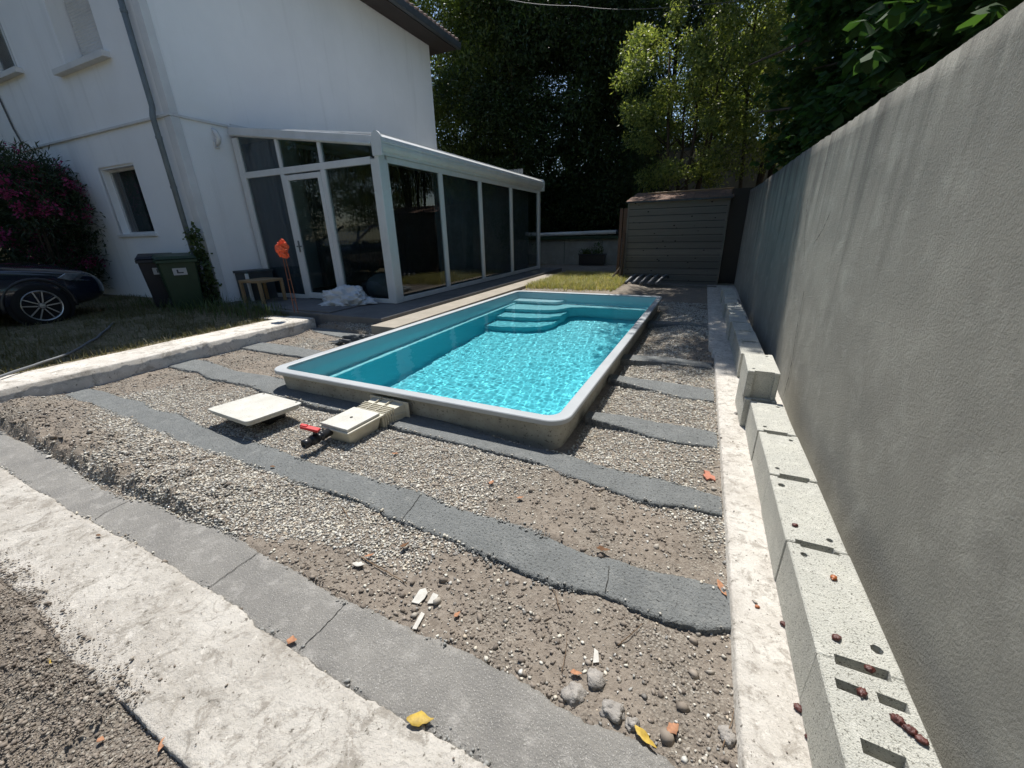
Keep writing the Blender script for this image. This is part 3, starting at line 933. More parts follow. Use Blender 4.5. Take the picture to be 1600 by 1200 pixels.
wm = bpy.data.materials.new('pool_water'); wm.use_nodes = True
t_ = wm.node_tree; t_.nodes.remove(t_.nodes['Principled BSDF'])
gl = t_.nodes.new('ShaderNodeBsdfGlass'); gl.inputs['IOR'].default_value = 1.33; gl.inputs['Roughness'].default_value = 0
gl.inputs['Color'].default_value = (.97, 1, 1, 1)
t_.links.new(gl.outputs[0], t_.nodes['Material Output'].inputs[0])
wat = np_mesh('pool_water', np.stack([WX, WY, WZ], -1).reshape(-1, 3), Fw, wm, smooth=True)
wat.location = (PC.x, PC.y, 0); wat.rotation_euler = (0, 0, PA)
wat.cycles.is_caustics_caster = True
tag(wat, kind='structure')

# ------------------------------------------------------------------ skimmer and its valve
sk = empty('pool_skimmer', (-2.30, 2.02, 0), R(-3), 'cream skimmer box with ribbed throat and small lid at the pool near edge', 'skimmer')
# local frame: +y towards the pool
b = MB()
b.add([(-.13, -.20, .055), (.15, -.20, .055), (.15, .13, .055), (-.13, .13, .055), (-.09, -.15, -.12), (.11, -.15, -.12), (.11, .09, -.12), (-.09, .09, -.12)],
      [(0, 1, 2, 3), (7, 6, 5, 4), (0, 4, 5, 1), (1, 5, 6, 2), (2, 6, 7, 3), (3, 7, 4, 0)])
b.build('skimmer_body', MAT['cream'], sk, bevel=.02, seg=3)
MB().box((-.145, -.215, .05), (.165, .145, .068)).build('flange', MAT['cream'], sk, bevel=.006)
ld = MB().box((-.135, -.205, .069), (.150, .115, .092)).build('skimmer_lid', MAT['white_dirty'], sk, bevel=.006)
MB().lathe([(0, 0), (.012, 0), (.012, .002), (0, .002)], 14).build('finger_hole', MAT['crack'], ld, loc=(.01, -.04, .092))
thr = MB()
thr.add([(-.12, .14, .058), (.14, .14, .058), (.20, .37, .085), (-.17, .37, .085), (-.12, .14, -.06), (.14, .14, -.06), (.20, .37, -.09), (-.17, .37, -.09)],
        [(0, 1, 2, 3), (7, 6, 5, 4), (0, 4, 5, 1), (1, 5, 6, 2), (2, 6, 7, 3), (3, 7, 4, 0)])
th = thr.build('throat', MAT['cream'], sk, bevel=.004)
for k in range(5):
    y = .150 + k * .022; w = (y - .14) / .23
    MB().box((-.145 - .02 * w, y, -.08), (.165 + .03 * w, y + .007, .071 + .004 * k)).build('rib', MAT['cream'], th, bevel=.001)
for x0 in (-.045, .055):
    MB().beam((x0, .145, .066), (x0 * 1.2, .36, .095), .006, .014).build('rib', MAT['cream'], th)
for zz in (.02, -.03):
    MB().beam((.152, .17, zz), (.207, .37, zz - .01), .010, .006).build('rib', MAT['cream'], th)
MB().box((-.20, .345, -.12), (.235, .356, .098)).build('wall_flange', MAT['cream'], sk, bevel=.003)

vl = empty('ball_valve', (-2.36, 1.72, .0), R(-3), 'black pipe valve with red handle sticking out of the skimmer', 'valve')
b = MB().lathe([(.0, .10), (.031, .10), (.031, .03), (.036, .03), (.036, .02), (.027, .015), (.027, -.01), (.036, -.01), (.038, -.05), (.036, -.06), (.026, -.06), (.026, -.075), (.034, -.075), (.034, -.12), (.026, -.125), (.022, -.125), (.022, -.10), (0, -.10)], 24, axis='Y')
b.build('valve_body', MAT['black_pl'], vl, True, loc=(0, 0, .035))
MB().lathe([(0, 0), (.016, 0), (.014, .035), (0, .04)], 14).build('stem', MAT['black_pl'], vl, True, loc=(0, -.02, .065))
h = MB().box((-.105, -.042, 0), (.03, .002, .022)).box((-.11, -.035, .0), (-.06, -.005, .03)).build('handle', MAT['red_pl'], vl, bevel=.006, loc=(0, 0, .098))
h.rotation_euler = (0, R(12), R(20))

# white square lid leaning on the gravel
A, B_, C_ = G(328, 640, .10), G(391, 661, .12), G(467, 628, .10)
D_ = A + C_ - B_
lid = empty('square_cover', tuple((A + C_) / 2), 0, 'large white square plastic cover lying tilted on the gravel', 'cover')
uu = (B_ - A); vv = (D_ - A); nn = uu.cross(vv).normalized()
cc = (A + C_) / 2
me = MB()
Rm = Matrix((uu.normalized(), nn.cross(uu.normalized()), nn)).transposed()
w, h_ = uu.length / 2, vv.length / 2
pts = []
for x, y in rrect(w, h_, .035, 5): pts.append((x, y))
b = MB().prism(pts, -.018, 0)
top = b.build('cover_plate', MAT['white_dirty'], lid, bevel=.004); top.rotation_euler = Rm.to_euler()
b = MB().prism([(x, y) for x, y in rrect(w * .93, h_ * .93, .03, 4)], -.045, -.017)
o = b.build('cover_skirt', MAT['white_dirty'], lid); o.rotation_euler = Rm.to_euler()
for sx_, sy_ in ((-w * .80, h_ * .90), (w * .80, h_ * .92)):
    o = MB().lathe([(0, 0), (.009, 0), (.009, .002), (0, .002)], 12).build('screw_hole', MAT['crack'], lid)
    o.matrix_local = Rm.to_4x4() @ Matrix.Translation((sx_, sy_, 0.0005))
# what it rests on: a buried box
sb = MB().box((-.12, -.08, -.20), (.12, .08, .0)).build('valve_box', MAT['black_pl'], None, bevel=.01, loc=(cc.x + .02, cc.y + .07, .045))
tag(sb, 'small buried black box under the large white square cover', 'box')

# ------------------------------------------------------------------ boundary wall on the right
ny, nz = 800, 26
Yw = np.linspace(-2.5, 11.95, ny)
WX0 = .736 + .0112 * Yw
top = 1.942 + .0213 * Yw + .010 * vnoise(Yw, Yw * 0, .25, 12, 4) + .008 * vnoise(Yw, Yw * 0, .06, 18, 3) + .02 * vnoise(Yw, Yw * 0, 2.5, 13, 2)
Zr = np.linspace(0, 1, nz)
YY, TT = np.meshgrid(Yw, Zr)
ZZ = -.3 + (top[None, :] + .3) * TT
XX = WX0[None, :] + .006 * vnoise(YY, ZZ, .7, 14, 3) + .010 * sstep(.97, 1, TT) * np.abs(vnoise(YY, ZZ, .1, 15, 2))
front = np.stack([XX, YY, ZZ], -1)
back = np.stack([WX0 + .2, Yw, top - .01], -1)[None]
mid = np.stack([WX0 + .1, Yw, top + .012 + .01 * vnoise(Yw, Yw * 0, .08, 16, 2)], -1)[None]
low = np.stack([WX0 + .2, Yw, np.full(ny, -.3)], -1)[None]
V = np.concatenate([front, mid, back, low], 0); n0, n1 = V.shape[:2]
ii = np.arange(n0 * n1).reshape(n0, n1)
Fq = np.stack([ii[:-1, :-1], ii[:-1, 1:], ii[1:, 1:], ii[1:, :-1]], -1).reshape(-1, 4)
ends = [np.r_[ii[:, 0]], np.r_[ii[:, -1]][::-1]]
bw = np_mesh('boundary_wall', V.reshape(-1, 3), Fq, MAT['render_wall'], smooth=False)
tag(bw, 'tall streaked grey rendered wall along the right side of the yard', 'wall')


def wall_crack(pts, w=.004, seed=0):
    P = []
    for (x, y) in pts:
        d = ray(x, y); t = .727 / (d.x - .0112 * d.y)
        P.append((d.y * t, EYE + d.z * t))
    Q = resample(P, 60); t = np.linspace(0, 1, 60)
    Q = Q + np.stack([vnoise(t * 4, t * 0, .1, seed, 3), vnoise(t * 4, t * 0 + 3, .1, seed + 1, 3)], -1) * .012
    d = np.gradient(Q, axis=0); d /= np.linalg.norm(d, axis=1)[:, None] + 1e-9
    nr = np.c_[-d[:, 1], d[:, 0]] * (w * (.25 + np.abs(vnoise(t * 6, t * 0, .3, seed + 2, 2)) * 1.3))[:, None]
    xx = .7275 + .0112 * Q[:, :1]; a = np.c_[xx, Q + nr]; b = np.c_[xx, Q - nr]
    V = np.r_[a, b]
    np_mesh('crack', V, [(i, i + 1, 61 + i, 60 + i) for i in range(59)], MAT['crack'], bw)


wall_crack([(1256, 455), (1247, 500), (1238, 560), (1232, 590), (1224, 618)], .009, 3)
wall_crack([(1262, 310), (1258, 350), (1256, 400)], .004, 8)
wall_crack([(1298, 330), (1285, 360), (1272, 380)], .005, 9)

# ------------------------------------------------------------------ concrete blocks
def block_mesh(kind, seed):
    """a 50 x 20 x 22 cm concrete block with grooves at its ends, lying along y; boolean cuts baked in"""
    bm = bmesh.new()
    bmesh.ops.create_cube(bm, size=1)
    for v in bm.verts: v.co = Vector((v.co.x * .2, v.co.y * .49, v.co.z * .22 + .11))
    bmesh.ops.bevel(bm, geom=bm.edges[:], offset=.004, segments=1, affect='EDGES')
    me = bpy.data.meshes.new('block'); bm.to_mesh(me); bm.free()
    o = bpy.data.objects.new('tmp', me); COL.objects.link(o)
    cut = MB()
    if kind != 'slots':
        pass
    for s in (-1, 1):
        if kind == 'half' and s < 0: continue
        cut.box((-.058, s * .245 - .017, -.1), (.068, s * .245 + .017, .4))
    if kind == 'holes':
        cut.tube([(-.06, -.18, .12), (-.06, -.18, .3)], .011, 10); cut.tube([(.055, .18, .12), (.055, .18, .3)], .012, 10)
    if kind == 'holes2':
        cut.tube([(-.055, .185, .12), (-.055, .185, .3)], .012, 9); cut.tube([(.06, -.165, .1), (.06, -.165, .3)], .016, 7)
    if kind == 'slots':
        cut.box((-.072, .150, .1), (-.010, .180, .3), rot=(0, 0, -.06)); cut.box((.018, .150, .1), (.080, .180, .3), rot=(0, 0, -.06))
        cut.box((-.055, .00, .1), (.03, .035, .3), rot=(0, 0, -.08))
    co = cut.build('tmpcut', None)
    md = o.modifiers.new('b', 'BOOLEAN'); md.object = co; md.operation = 'DIFFERENCE'; md.solver = 'EXACT'
    dg = bpy.context.evaluated_depsgraph_get()
    res = bpy.data.meshes.new_from_object(o.evaluated_get(dg))
    bpy.data.objects.remove(o); bpy.data.objects.remove(co)
    res.materials.clear(); res.materials.append(MAT['block'])
    return res


BM = {k: block_mesh(k, i) for i, k in enumerate(('holes', 'holes2', 'slots'))}
grpb = 'concrete blocks lined up along the boundary wall'


def block(y, x=.555, z=0, kind='holes', rz=0, label='', sc=1, flip=False):
    o = bpy.data.objects.new('concrete_block', BM[kind]); COL.objects.link(o)
    o.location = (x, y, z); o.rotation_euler = (0, 0, rz + (math.pi if flip else 0)); o.scale = (1, 1, sc)
    tag(o, label, 'concrete block', grpb)
    return o


block(.840, kind='slots', label='nearest concrete block with slot openings and dried fruit on top, cut by the picture corner')
block(1.330, .556, kind='holes2', rz=.004, label='second concrete block from the near end of the row, one orange fruit on top')
block(1.825, .553, kind='holes2', rz=-.004, flip=True, label='third concrete block from the near end, with one brown fruit on it')
block(2.330, .557, kind='holes', rz=.003, label='fourth concrete block from the near end, bare top with two small holes')
block(2.835, .553, kind='holes', rz=-.003, flip=True, label='fifth concrete block from the near end, just before the raised block')
block(3.345, .52, kind='holes', rz=.006, label='bottom concrete block hidden under the raised block')
block(3.375, .515, .222, kind='holes', rz=-.02, sc=.92, label='raised concrete block standing alone on top of the row')
far_lab = ['first shaded concrete block behind the raised one, its dark end facing us', 'second shaded concrete block behind the raised one', 'third shaded concrete block behind the raised one',
           'fourth shaded concrete block behind the raised one', 'fifth shaded concrete block behind the raised one', 'sixth shaded concrete block behind the raised one, with a sun fleck',
           'seventh shaded concrete block behind the raised one', 'eighth shaded concrete block behind the raised one', 'ninth shaded concrete block behind the raised one', 'farthest concrete block of the row, by the shed corner']
for k in range(10):
    block(4.49 + k * .503, .572 + [.0, .004, -.002, -.02, .004, .0, -.022, 0, .003, -.015][k], 0, 'holes' if k % 2 else 'holes2', random.uniform(-.01, .01), far_lab[k], 1.13 if k < 4 else 1.08, k % 3 == 0)

# ------------------------------------------------------------------ house
HX, HY, HZ = -8.785, 4.985, 7.03
house = empty('house', (HX, HY, .15), 0, 'white two storey house with grey downpipe and glazed veranda at its side', 'house')
house_inv = Matrix.Translation((-HX, -HY, -.15))


def hpart(mb, name, m, parent=None, **kw):
    mb.v = [tuple(Vector(p) - Vector((HX, HY, .15))) for p in mb.v]
    return mb.build(name, m, parent or house, **kw)


# openings in the front wall: x0, x1, z0, z1
OPEN = [(-11.75, -10.46, 1.56, 2.82), (-11.66, -10.22, 4.58, 6.3), (-15.1, -13.62, 4.86, 6.5)]
XL = -16.5
xs = sorted({XL, HX} | {o[0] for o in OPEN} | {o[1] for o in OPEN}); zs = sorted({-.2, HZ} | {o[2] for o in OPEN} | {o[3] for o in OPEN})
b = MB()
for i in range(len(xs) - 1):
    for j in range(len(zs) - 1):
        mx, mz = (xs[i] + xs[i + 1]) / 2, (zs[j] + zs[j + 1]) / 2
        if any(o[0] < mx < o[1] and o[2] < mz < o[3] for o in OPEN): continue
        b.add([(xs[i], HY, zs[j]), (xs[i + 1], HY, zs[j]), (xs[i + 1], HY, zs[j + 1]), (xs[i], HY, zs[j + 1])], [(0, 1, 2, 3)])
DEP = [.18, .34, .30]
for (x0, x1, z0, z1), d in zip(OPEN, DEP):
    b.add([(x0, HY, z0), (x1, HY, z0), (x1, HY, z1), (x0, HY, z1), (x0, HY + d, z0), (x1, HY + d, z0), (x1, HY + d, z1), (x0, HY + d, z1)],
          [(0, 1, 5, 4), (1, 2, 6, 5), (2, 3, 7, 6), (3, 0, 4, 7)])
YB = 13.23
b.add([(HX, HY, -.2), (HX, YB, -.2), (HX, YB, HZ), (HX, HY, HZ)], [(0, 1, 2, 3)])
b.add([(XL, YB, -.2), (HX, YB, -.2), (HX, YB, HZ), (XL, YB, HZ)], [(0, 1, 2, 3)])
b.add([(XL, HY, -.2), (XL, YB, -.2), (XL, YB, HZ), (XL, HY, HZ)], [(0, 1, 2, 3)])
b.add([(XL, HY + .5, -.2), (HX - .1, HY + .5, -.2), (HX - .1, HY + .5, HZ), (XL, HY + .5, HZ)], [(0, 1, 2, 3)])
hpart(b, 'wall', MAT['plaster'])
# lower storey stands a little proud, ending in a ledge
ZS = 3.44
lw = MB()
fr_ = [(XL, HX + .02, .1, 1.50), (XL, -11.78, 1.50, 2.86), (-10.43, HX + .02, 1.50, 2.86), (XL, HX + .02, 2.86, ZS)]
for (x0, x1, z0, z1) in fr_:
    lw.add([(x0, HY - .022, z0), (x1, HY - .022, z0), (x1, HY - .022, z1), (x0, HY - .022, z1)], [(0, 1, 2, 3)])
lw.add([(HX + .02, HY - .022, .1), (HX + .02, 6.0, .1), (HX + .02, 6.0, ZS), (HX + .02, HY - .022, ZS)], [(0, 1, 2, 3)])
hpart(lw, 'lower_wall', MAT['plaster'])
sc_ = MB().box((XL, HY - .06, ZS), (HX + .05, HY + .01, ZS + .045)).box((HX - .01, HY + .012, ZS), (HX + .05, 6.1, ZS + .045))
hpart(sc_, 'ledge', MAT['trim'], bevel=.008)
hpart(MB().box((HX - .16, HY - .03, ZS + .047), (HX + .035, HY + .10, HZ)), 'corner_band', MAT['trim'], bevel=.006)
hpart(MB().box((HX - .16, HY - .045, .1), (HX + .045, HY + .10, ZS - .002)), 'corner_band', MAT['trim'], bevel=.006)
# soffit, gutter, roof
OV = .60
hpart(MB().box((XL - 1, HY - .75, HZ), (HX + OV, YB + .68, HZ + .03)), 'soffit', MAT['soffit'])
hpart(MB().box((HX + OV, HY - .85, HZ + .015), (HX + OV + .13, YB + .80, HZ + .20)).box((XL - 1, HY - .85, HZ + .015), (HX + OV, HY - .75, HZ + .20)), 'gutter', MAT['dark_metal'], bevel=.02)
rf = MB()
ex, ey0, ey1, rz_ = HX + OV + .10, HY - .8, YB + .75, HZ + .21
rf.add([(XL - 1, ey0, rz_), (ex, ey0, rz_), (ex, ey1, rz_), (XL - 1, ey1, rz_), (ex - 4.2, (ey0 + ey1) / 2, rz_ + 1.45), (XL - 1, (ey0 + ey1) / 2, rz_ + 1.45)],
       [(0, 1, 4, 5), (1, 2, 4), (2, 3, 5, 4), (3, 0, 5), (0, 3, 2, 1)])
roof = hpart(rf, 'roof', MAT['tile'])
tl = MB()
y = ey0
while y < ey1:
    tl.tube([(ex + .02, y, rz_ + .01), (ex - .5, y, rz_ + .20)], .055, 8); y += .21
y = ey1
hpart(tl, 'eave_tiles', MAT['tile'], roof)
# windows
def window(op, d, shutter=False, frame=.055, mull=True):
    x0, x1, z0, z1 = op
    yy = HY + d - .03
    f = MB().box((x0, yy - .03, z0), (x0 + frame, yy + .02, z1)).box((x1 - frame, yy - .03, z0), (x1, yy + .02, z1)).box((x0 + frame, yy - .028, z1 - frame), (x1 - frame, yy + .018, z1)).box((x0 + frame, yy - .028, z0), (x1 - frame, yy + .018, z0 + frame))
    if mull: f.box(((x0 + x1) / 2 - .04, yy - .026, z0 + frame), ((x0 + x1) / 2 + .04, yy + .016, z1 - frame))
    wo = hpart(f, 'window', MAT['white'])
    p = MB().box((x0 + frame, yy - .004, z0 + frame), (x1 - frame, yy + .003, z1 - frame))
    hpart(p, 'pane', MAT['clear_glass'], wo)
    return wo, yy


w1, yy = window(OPEN[0], DEP[0], frame=.04, mull=False)
hpart(MB().box((-10.92, yy + .01, 1.62), (-10.86, yy + .04, 2.76)).box((-10.86, yy + .01, 1.62), (-10.52, yy + .04, 1.68)).box((-10.86, yy + .01, 2.70), (-10.52, yy + .04, 2.76)).box((-10.56, yy + .01, 1.68), (-10.52, yy + .04, 2.70)), 'casement', MAT['dark_metal'], w1)
hpart(MB().box((-11.9, HY - .06, 1.50), (-10.36, HY + .1, 1.555)), 'sill', MAT['trim'], bevel=.006)
hpart(MB().box((-12.0, HY - .12, 4.48), (-10.06, HY + .12, 4.575)), 'sill', MAT['trim'], bevel=.008)
hpart(MB().box((-15.2, HY - .12, 4.76), (-13.44, HY + .12, 4.855)), 'sill', MAT['trim'], bevel=.008)
sh = MB(); x0, x1, z0, z1 = OPEN[1]
z = z0 + .01
while z < z1:
    sh.add([(x0 + .02, HY + .30, z), (x1 - .02, HY + .30, z), (x1 - .02, HY + .288, z + .022), (x0 + .02, HY + .288, z + .022), (x1 - .02, HY + .30, z + .042), (x0 + .02, HY + .30, z + .042)],
           [(0, 1, 2, 3), (3, 2, 4, 5)]); z += .044
hpart(sh, 'roller_shutter', MAT['trim'])
w3, yy = window(OPEN[2], DEP[2])
# downpipe, zig-zagging at the ledge
px0 = HX - .30
dp = MB().tube([(px0 - .02, HY - .09, 7.0), (px0 - .02, HY - .09, 3.62), (px0 - .018, HY - .095, 3.58), (px0, HY - .14, 3.44), (px0, HY - .14, 3.36), (px0, HY - .135, .12)], .045, 14)
dpo = hpart(dp, 'downpipe', MAT['zinc'], smooth=True)
for z in (1.1, 2.3, 3.1, 4.9, 6.2):
    hpart(MB().tube([(px0 - (.02 if z > 3.4 else 0), HY - (.09 if z > 3.4 else .14), z), (px0 - (.02 if z > 3.4 else 0), HY - (.09 if z > 3.4 else .14), z + .045)], .052, 14), 'pipe_collar', MAT['zinc'], dpo)
hpart(MB().box((-11.72, HY + .24, 1.57), (-10.48, HY + .25, 2.81)), 'inner_blind', MAT['curtain'], w1)
# cable on the wall far left
hpart(MB().tube([(-15.0, HY - .03, 5.4), (-14.95, HY - .03, 4.55), (-14.86, HY - .03, 3.9), (-14.7, HY - .05, 3.65), (-14.66, HY - .05, 3.42)], .018, 8), 'wall_cable', MAT['cable'])
# wall lamp under the ledge
wl = empty('wall_lamp', (HX + .03, 5.62, 3.1), 0, 'small curved white wall lamp left of the veranda roof', 'wall lamp')
MB().tube([(0, 0, 0), (.09, 0, .03), (.13, 0, .10), (.10, -.02, .20), (.05, -.03, .26)], [.035, .04, .045, .045, .02], 12).build('shade', MAT['trim'], wl, True)
MB().box((-.0, -.05, -.06), (.03, .05, .06)).build('mount', MAT['trim'], wl, bevel=.01)

# ------------------------------------------------------------------ veranda
ver = empty('glazed_veranda', (-5.085, 5.9, .185), 0, 'white framed glass veranda with sloping roof and dark panes', 'veranda')


def vpart(mb, name, m, parent=None, **kw):
    mb.v = [tuple(Vector(p) - Vector((-5.085, 5.9, .185))) for p in mb.v]
    return mb.build(name, m, parent or ver, **kw)


VX, VY, VB = -5.085, 5.9, .19
# corner post: two fluted boxes
vpart(MB().box((VX - .085, VY - .01, VB), (VX + .005, VY + .15, 2.68)), 'corner_post', MAT['white'], bevel=.012)
vpart(MB().box((VX - .19, VY + .004, VB), (VX - .088, VY + .10, 2.60)), 'corner_post', MAT['white'], bevel=.008)
vpart(MB().box((VX - .06, VY + .153, VB), (VX - .01, VY + .21, 2.60)), 'corner_post', MAT['white'], bevel=.006)
# gutter along the side, with its round end cap
gut = MB()
prof = [(-.06, 2.66), (.03, 2.655), (.035, 2.70), (.075, 2.715), (.105, 2.76), (.11, 2.80), (.10, 2.815), (.115, 2.83), (.10, 2.90), (.05, 2.945), (.0, 2.955), (-.06, 2.94)]
n = len(prof)
gv = [(VX + x, VY + .005, z) for x, z in prof] + [(VX + x, 13.55, z) for x, z in prof]
gut.add(gv, [(i, (i + 1) % n, (i + 1) % n + n, i + n) for i in range(n)] + [tuple(range(n)), tuple(range(n, 2 * n))[::-1]])
go = vpart(gut, 'gutter', MAT['white'])
for yy0, yy1 in ((VY - .035, VY + .003), (13.552, 13.60)):
    P = [(VX - .10, 2.63), (VX + .10, 2.63)] + [(VX + .025 + .105 * math.cos(R(a)), 2.87 + .115 * math.sin(R(a))) for a in range(0, 181, 20)]
    P[-1] = (VX - .10, 2.87)
    P = [(VX - .085, 2.63), (VX + .115, 2.63)] + [(VX + .018 + .105 * math.cos(R(a)), 2.86 + .125 * math.sin(R(a))) for a in range(0, 181, 15)]
    n = len(P)
    e = MB().add([(x, yy0, z) for x, z in P] + [(x, yy1, z) for x, z in P], [tuple(range(n)), tuple(range(n, 2 * n))[::-1]] + [(i, (i + 1) % n, (i + 1) % n + n, i + n) for i in range(n)])
    vpart(e, 'end_cap', MAT['white'], go)
# side rails and mullions
vpart(MB().box((VX - .075, VY + .21, 2.56), (VX - .005, 13.36, 2.654)), 'top_rail', MAT['white'], bevel=.005)
vpart(MB().box((VX - .075, VY + .21, VB + .005), (VX - .005, 13.36, .285)), 'bottom_rail', MAT['white'], bevel=.005)
vpart(MB().box((VX - .10, 13.36, VB), (VX + .01, 13.50, 2.654)), 'end_post', MAT['white'], bevel=.01)
ML = [7.73, 9.42, 11.23]
for y in ML:
    vpart(MB().box((VX - .07, y - .045, .286), (VX + .004, y + .045, 2.559)), 'mullion', MAT['white'], bevel=.006)
ys_ = [VY + .21] + ML + [13.36]
for i in range(4):
    y0, y1 = ys_[i] + (.045 if i else 0), ys_[i + 1] - (.045 if i < 3 else 0)
    vpart(MB().box((VX - .045, y0, .286), (VX - .038, y1, 2.559)), 'pane', MAT['glass'])
    for q in (y0, y1 - .02): vpart(MB().box((VX - .06, q, .286), (VX - .012, q + .02, 2.559)), 'pane_bead', MAT['white'])
# front: wall post, rafter, transom, mullions
FX0 = HX + .10
zt0, zt1 = 3.36, 2.86


def ztop(x): return zt0 + (x - FX0) / (VX - .1 - FX0) * (zt1 - zt0)


vpart(MB().box((FX0, VY, VB), (FX0 + .16, VY + .07, ztop(FX0 + .1) - .1)), 'wall_post', MAT['white'], bevel=.006)
vpart(MB().beam((FX0, VY + .03, zt0), (VX - .09, VY + .03, zt1), .11, .15), 'rafter', MAT['white'], bevel=.012)
vpart(MB().beam((FX0, VY - .0, zt0 - .045), (VX - .09, VY - .0, zt1 - .045), .10, .03), 'rafter', MAT['white'], bevel=.006)
vpart(MB().box((FX0 + .16, VY + .002, 2.53), (VX - .19, VY + .068, 2.64)), 'transom', MAT['white'], bevel=.006)
vpart(MB().box((FX0 + .16, VY + .002, VB), (-7.46, VY + .068, .27)), 'sill_rail', MAT['white'], bevel=.004)
vpart(MB().box((-6.36, VY + .002, VB), (VX - .19, VY + .068, .27)), 'sill_rail', MAT['white'], bevel=.004)
for x in (-7.46, -6.40):
    vpart(MB().box((x - .05, VY - .004, VB), (x + .05, VY + .074, 2.529)), 'mullion', MAT['white'], bevel=.006)
    vpart(MB().box((x - .035, VY - .002, 2.641), (x + .035, VY + .072, ztop(x) - .075)), 'mullion', MAT['white'], bevel=.006)
# fixed panes
vpart(MB().box((FX0 + .16, VY + .03, .27), (-7.51, VY + .037, 2.53)), 'pane', MAT['glass'])
vpart(MB().box((-6.35, VY + .03, .27), (VX - .19, VY + .037, 2.53)), 'pane', MAT['glass'])
for x0, x1 in ((FX0 + .16, -7.50), (-7.42, -6.44), (-6.36, VX - .19)):
    za, zb = ztop(x0) - .07, ztop(x1) - .07
    vpart(MB().add([(x0, VY + .03, 2.64), (x1, VY + .03, 2.64), (x1, VY + .03, zb), (x0, VY + .03, za), (x0, VY + .037, 2.64), (x1, VY + .037, 2.64), (x1, VY + .037, zb), (x0, VY + .037, za)],
                   [(0, 1, 2, 3), (7, 6, 5, 4), (0, 4, 5, 1), (1, 5, 6, 2), (2, 6, 7, 3), (3, 7, 4, 0)]), 'pane', MAT['glass'])
# door
df = MB().box((-7.41, VY - .012, .205), (-7.32, VY + .055, 2.50)).box((-6.54, VY - .012, .205), (-6.45, VY + .055, 2.50)).box((-7.32, VY - .010, 2.41), (-6.54, VY + .053, 2.50)).box((-7.32, VY - .010, .205), (-6.54, VY + .053, .32))
door = vpart(df, 'door', MAT['white'], bevel=.005)
vpart(MB().box((-7.32, VY + .02, .32), (-6.54, VY + .027, 2.41)), 'pane', MAT['glass'], door)
vpart(MB().box((-7.385, VY - .03, 1.12), (-7.355, VY - .012, 1.34)).box((-7.385, VY - .07, 1.22), (-7.26, VY - .05, 1.245)).box((-7.38, VY - .055, 1.222), (-7.36, VY - .028, 1.243)), 'handle', MAT['zinc'], door, bevel=.003)
# roof
vpart(MB().beam((HX + .02, (VY + 13.5) / 2 + .05, 3.44), (VX + .0, (VY + 13.5) / 2 + .05, 2.965), 13.45 - VY, .03), 'roof', MAT['white'])
vpart(MB().beam((HX + .01, VY + .1, 3.47), (HX + .01, 13.5, 3.47), .06, .09), 'flashing', MAT['trim'])
# inside: floor, curtains, back end
vpart(MB().box((HX + .02, VY + .1, VB + .002), (VX - .1, 13.3, VB + .01)), 'inner_floor', MAT['floor_dark'])


def curtain(p, q, z0, z1, name='curtain', m=None, amp=.03):
    p = Vector(p); q = Vector(q); d = (q - p); L = d.length; d.normalize(); nrm = Vector((-d.y, d.x))
    n = int(L / .02); v = []; f = []
    for i in range(n + 1):
        c = p + d * (L * i / n) + nrm * amp * math.sin(i * .9 + math.sin(i * .13) * 2)
        v += [(c.x, c.y, z0), (c.x, c.y, z1)]
    for i in range(n): f.append((2 * i, 2 * i + 2, 2 * i + 3, 2 * i + 1))
    b = MB(); b.add(v, f)
    vpart(b, name, m or MAT['curtain'], smooth=True)


curtain((VX - .35, 7.9), (VX - .35, 13.3), .22, 2.6)
curtain((VX - .5, 13.25), (HX + .1, 13.25), .22, 3.3)
curtain((HX + .05, VY + .10), (-7.52, VY + .10), .22, 3.14, 'blind', MAT['blind'], .004)
curtain((HX + .12, 7.4), (HX + .12, 13.2), .22, 3.3)
# inside, a round dark seat against the glass
bl = MB().lathe([(0, .0), (.22, .02), (.33, .12), (.36, .26), (.30, .40), (.16, .48), (0, .50)], 24).build('beanbag', MAT['curtain'], None, True, loc=(-5.72, 6.35, .2))
tag(bl, 'round dark beanbag behind the glass by the veranda corner post', 'beanbag')

# ------------------------------------------------------------------ things on the terrace and by the house
tb_ = empty('side_table', (-8.02, 5.36, .187), R(4), 'low pale wooden square table on the terrace by the house corner', 'table')
MB().box((-.275, -.275, .40), (.275, .275, .45)).build('tabletop', MAT['wood_pale'], tb_, bevel=.004)
for sx_ in (-1, 1):
    for sy_ in (-1, 1):
        MB().box((sx_ * .25 - .025, sy_ * .25 - .025, 0), (sx_ * .25 + .025, sy_ * .25 + .025, .399)).build('leg', MAT['wood_pale'], tb_, bevel=.002)
gb = empty('storage_box', (-8.58, 5.62, .187), R(0), 'dark grey storage box with pale corner post behind the small table', 'storage box')
MB().box((-.17, -.30, 0), (.22, .26, .55)).build('box_body', MAT['dark_metal'], gb, bevel=.01)
MB().box((-.19, -.32, .551), (.24, .28, .60)).build('box_lid', MAT['dark_metal'], gb, bevel=.01)
MB().box((.20, -.335, 0), (.25, -.285, .55)).build('corner_strip', MAT['trim'], gb, bevel=.004)

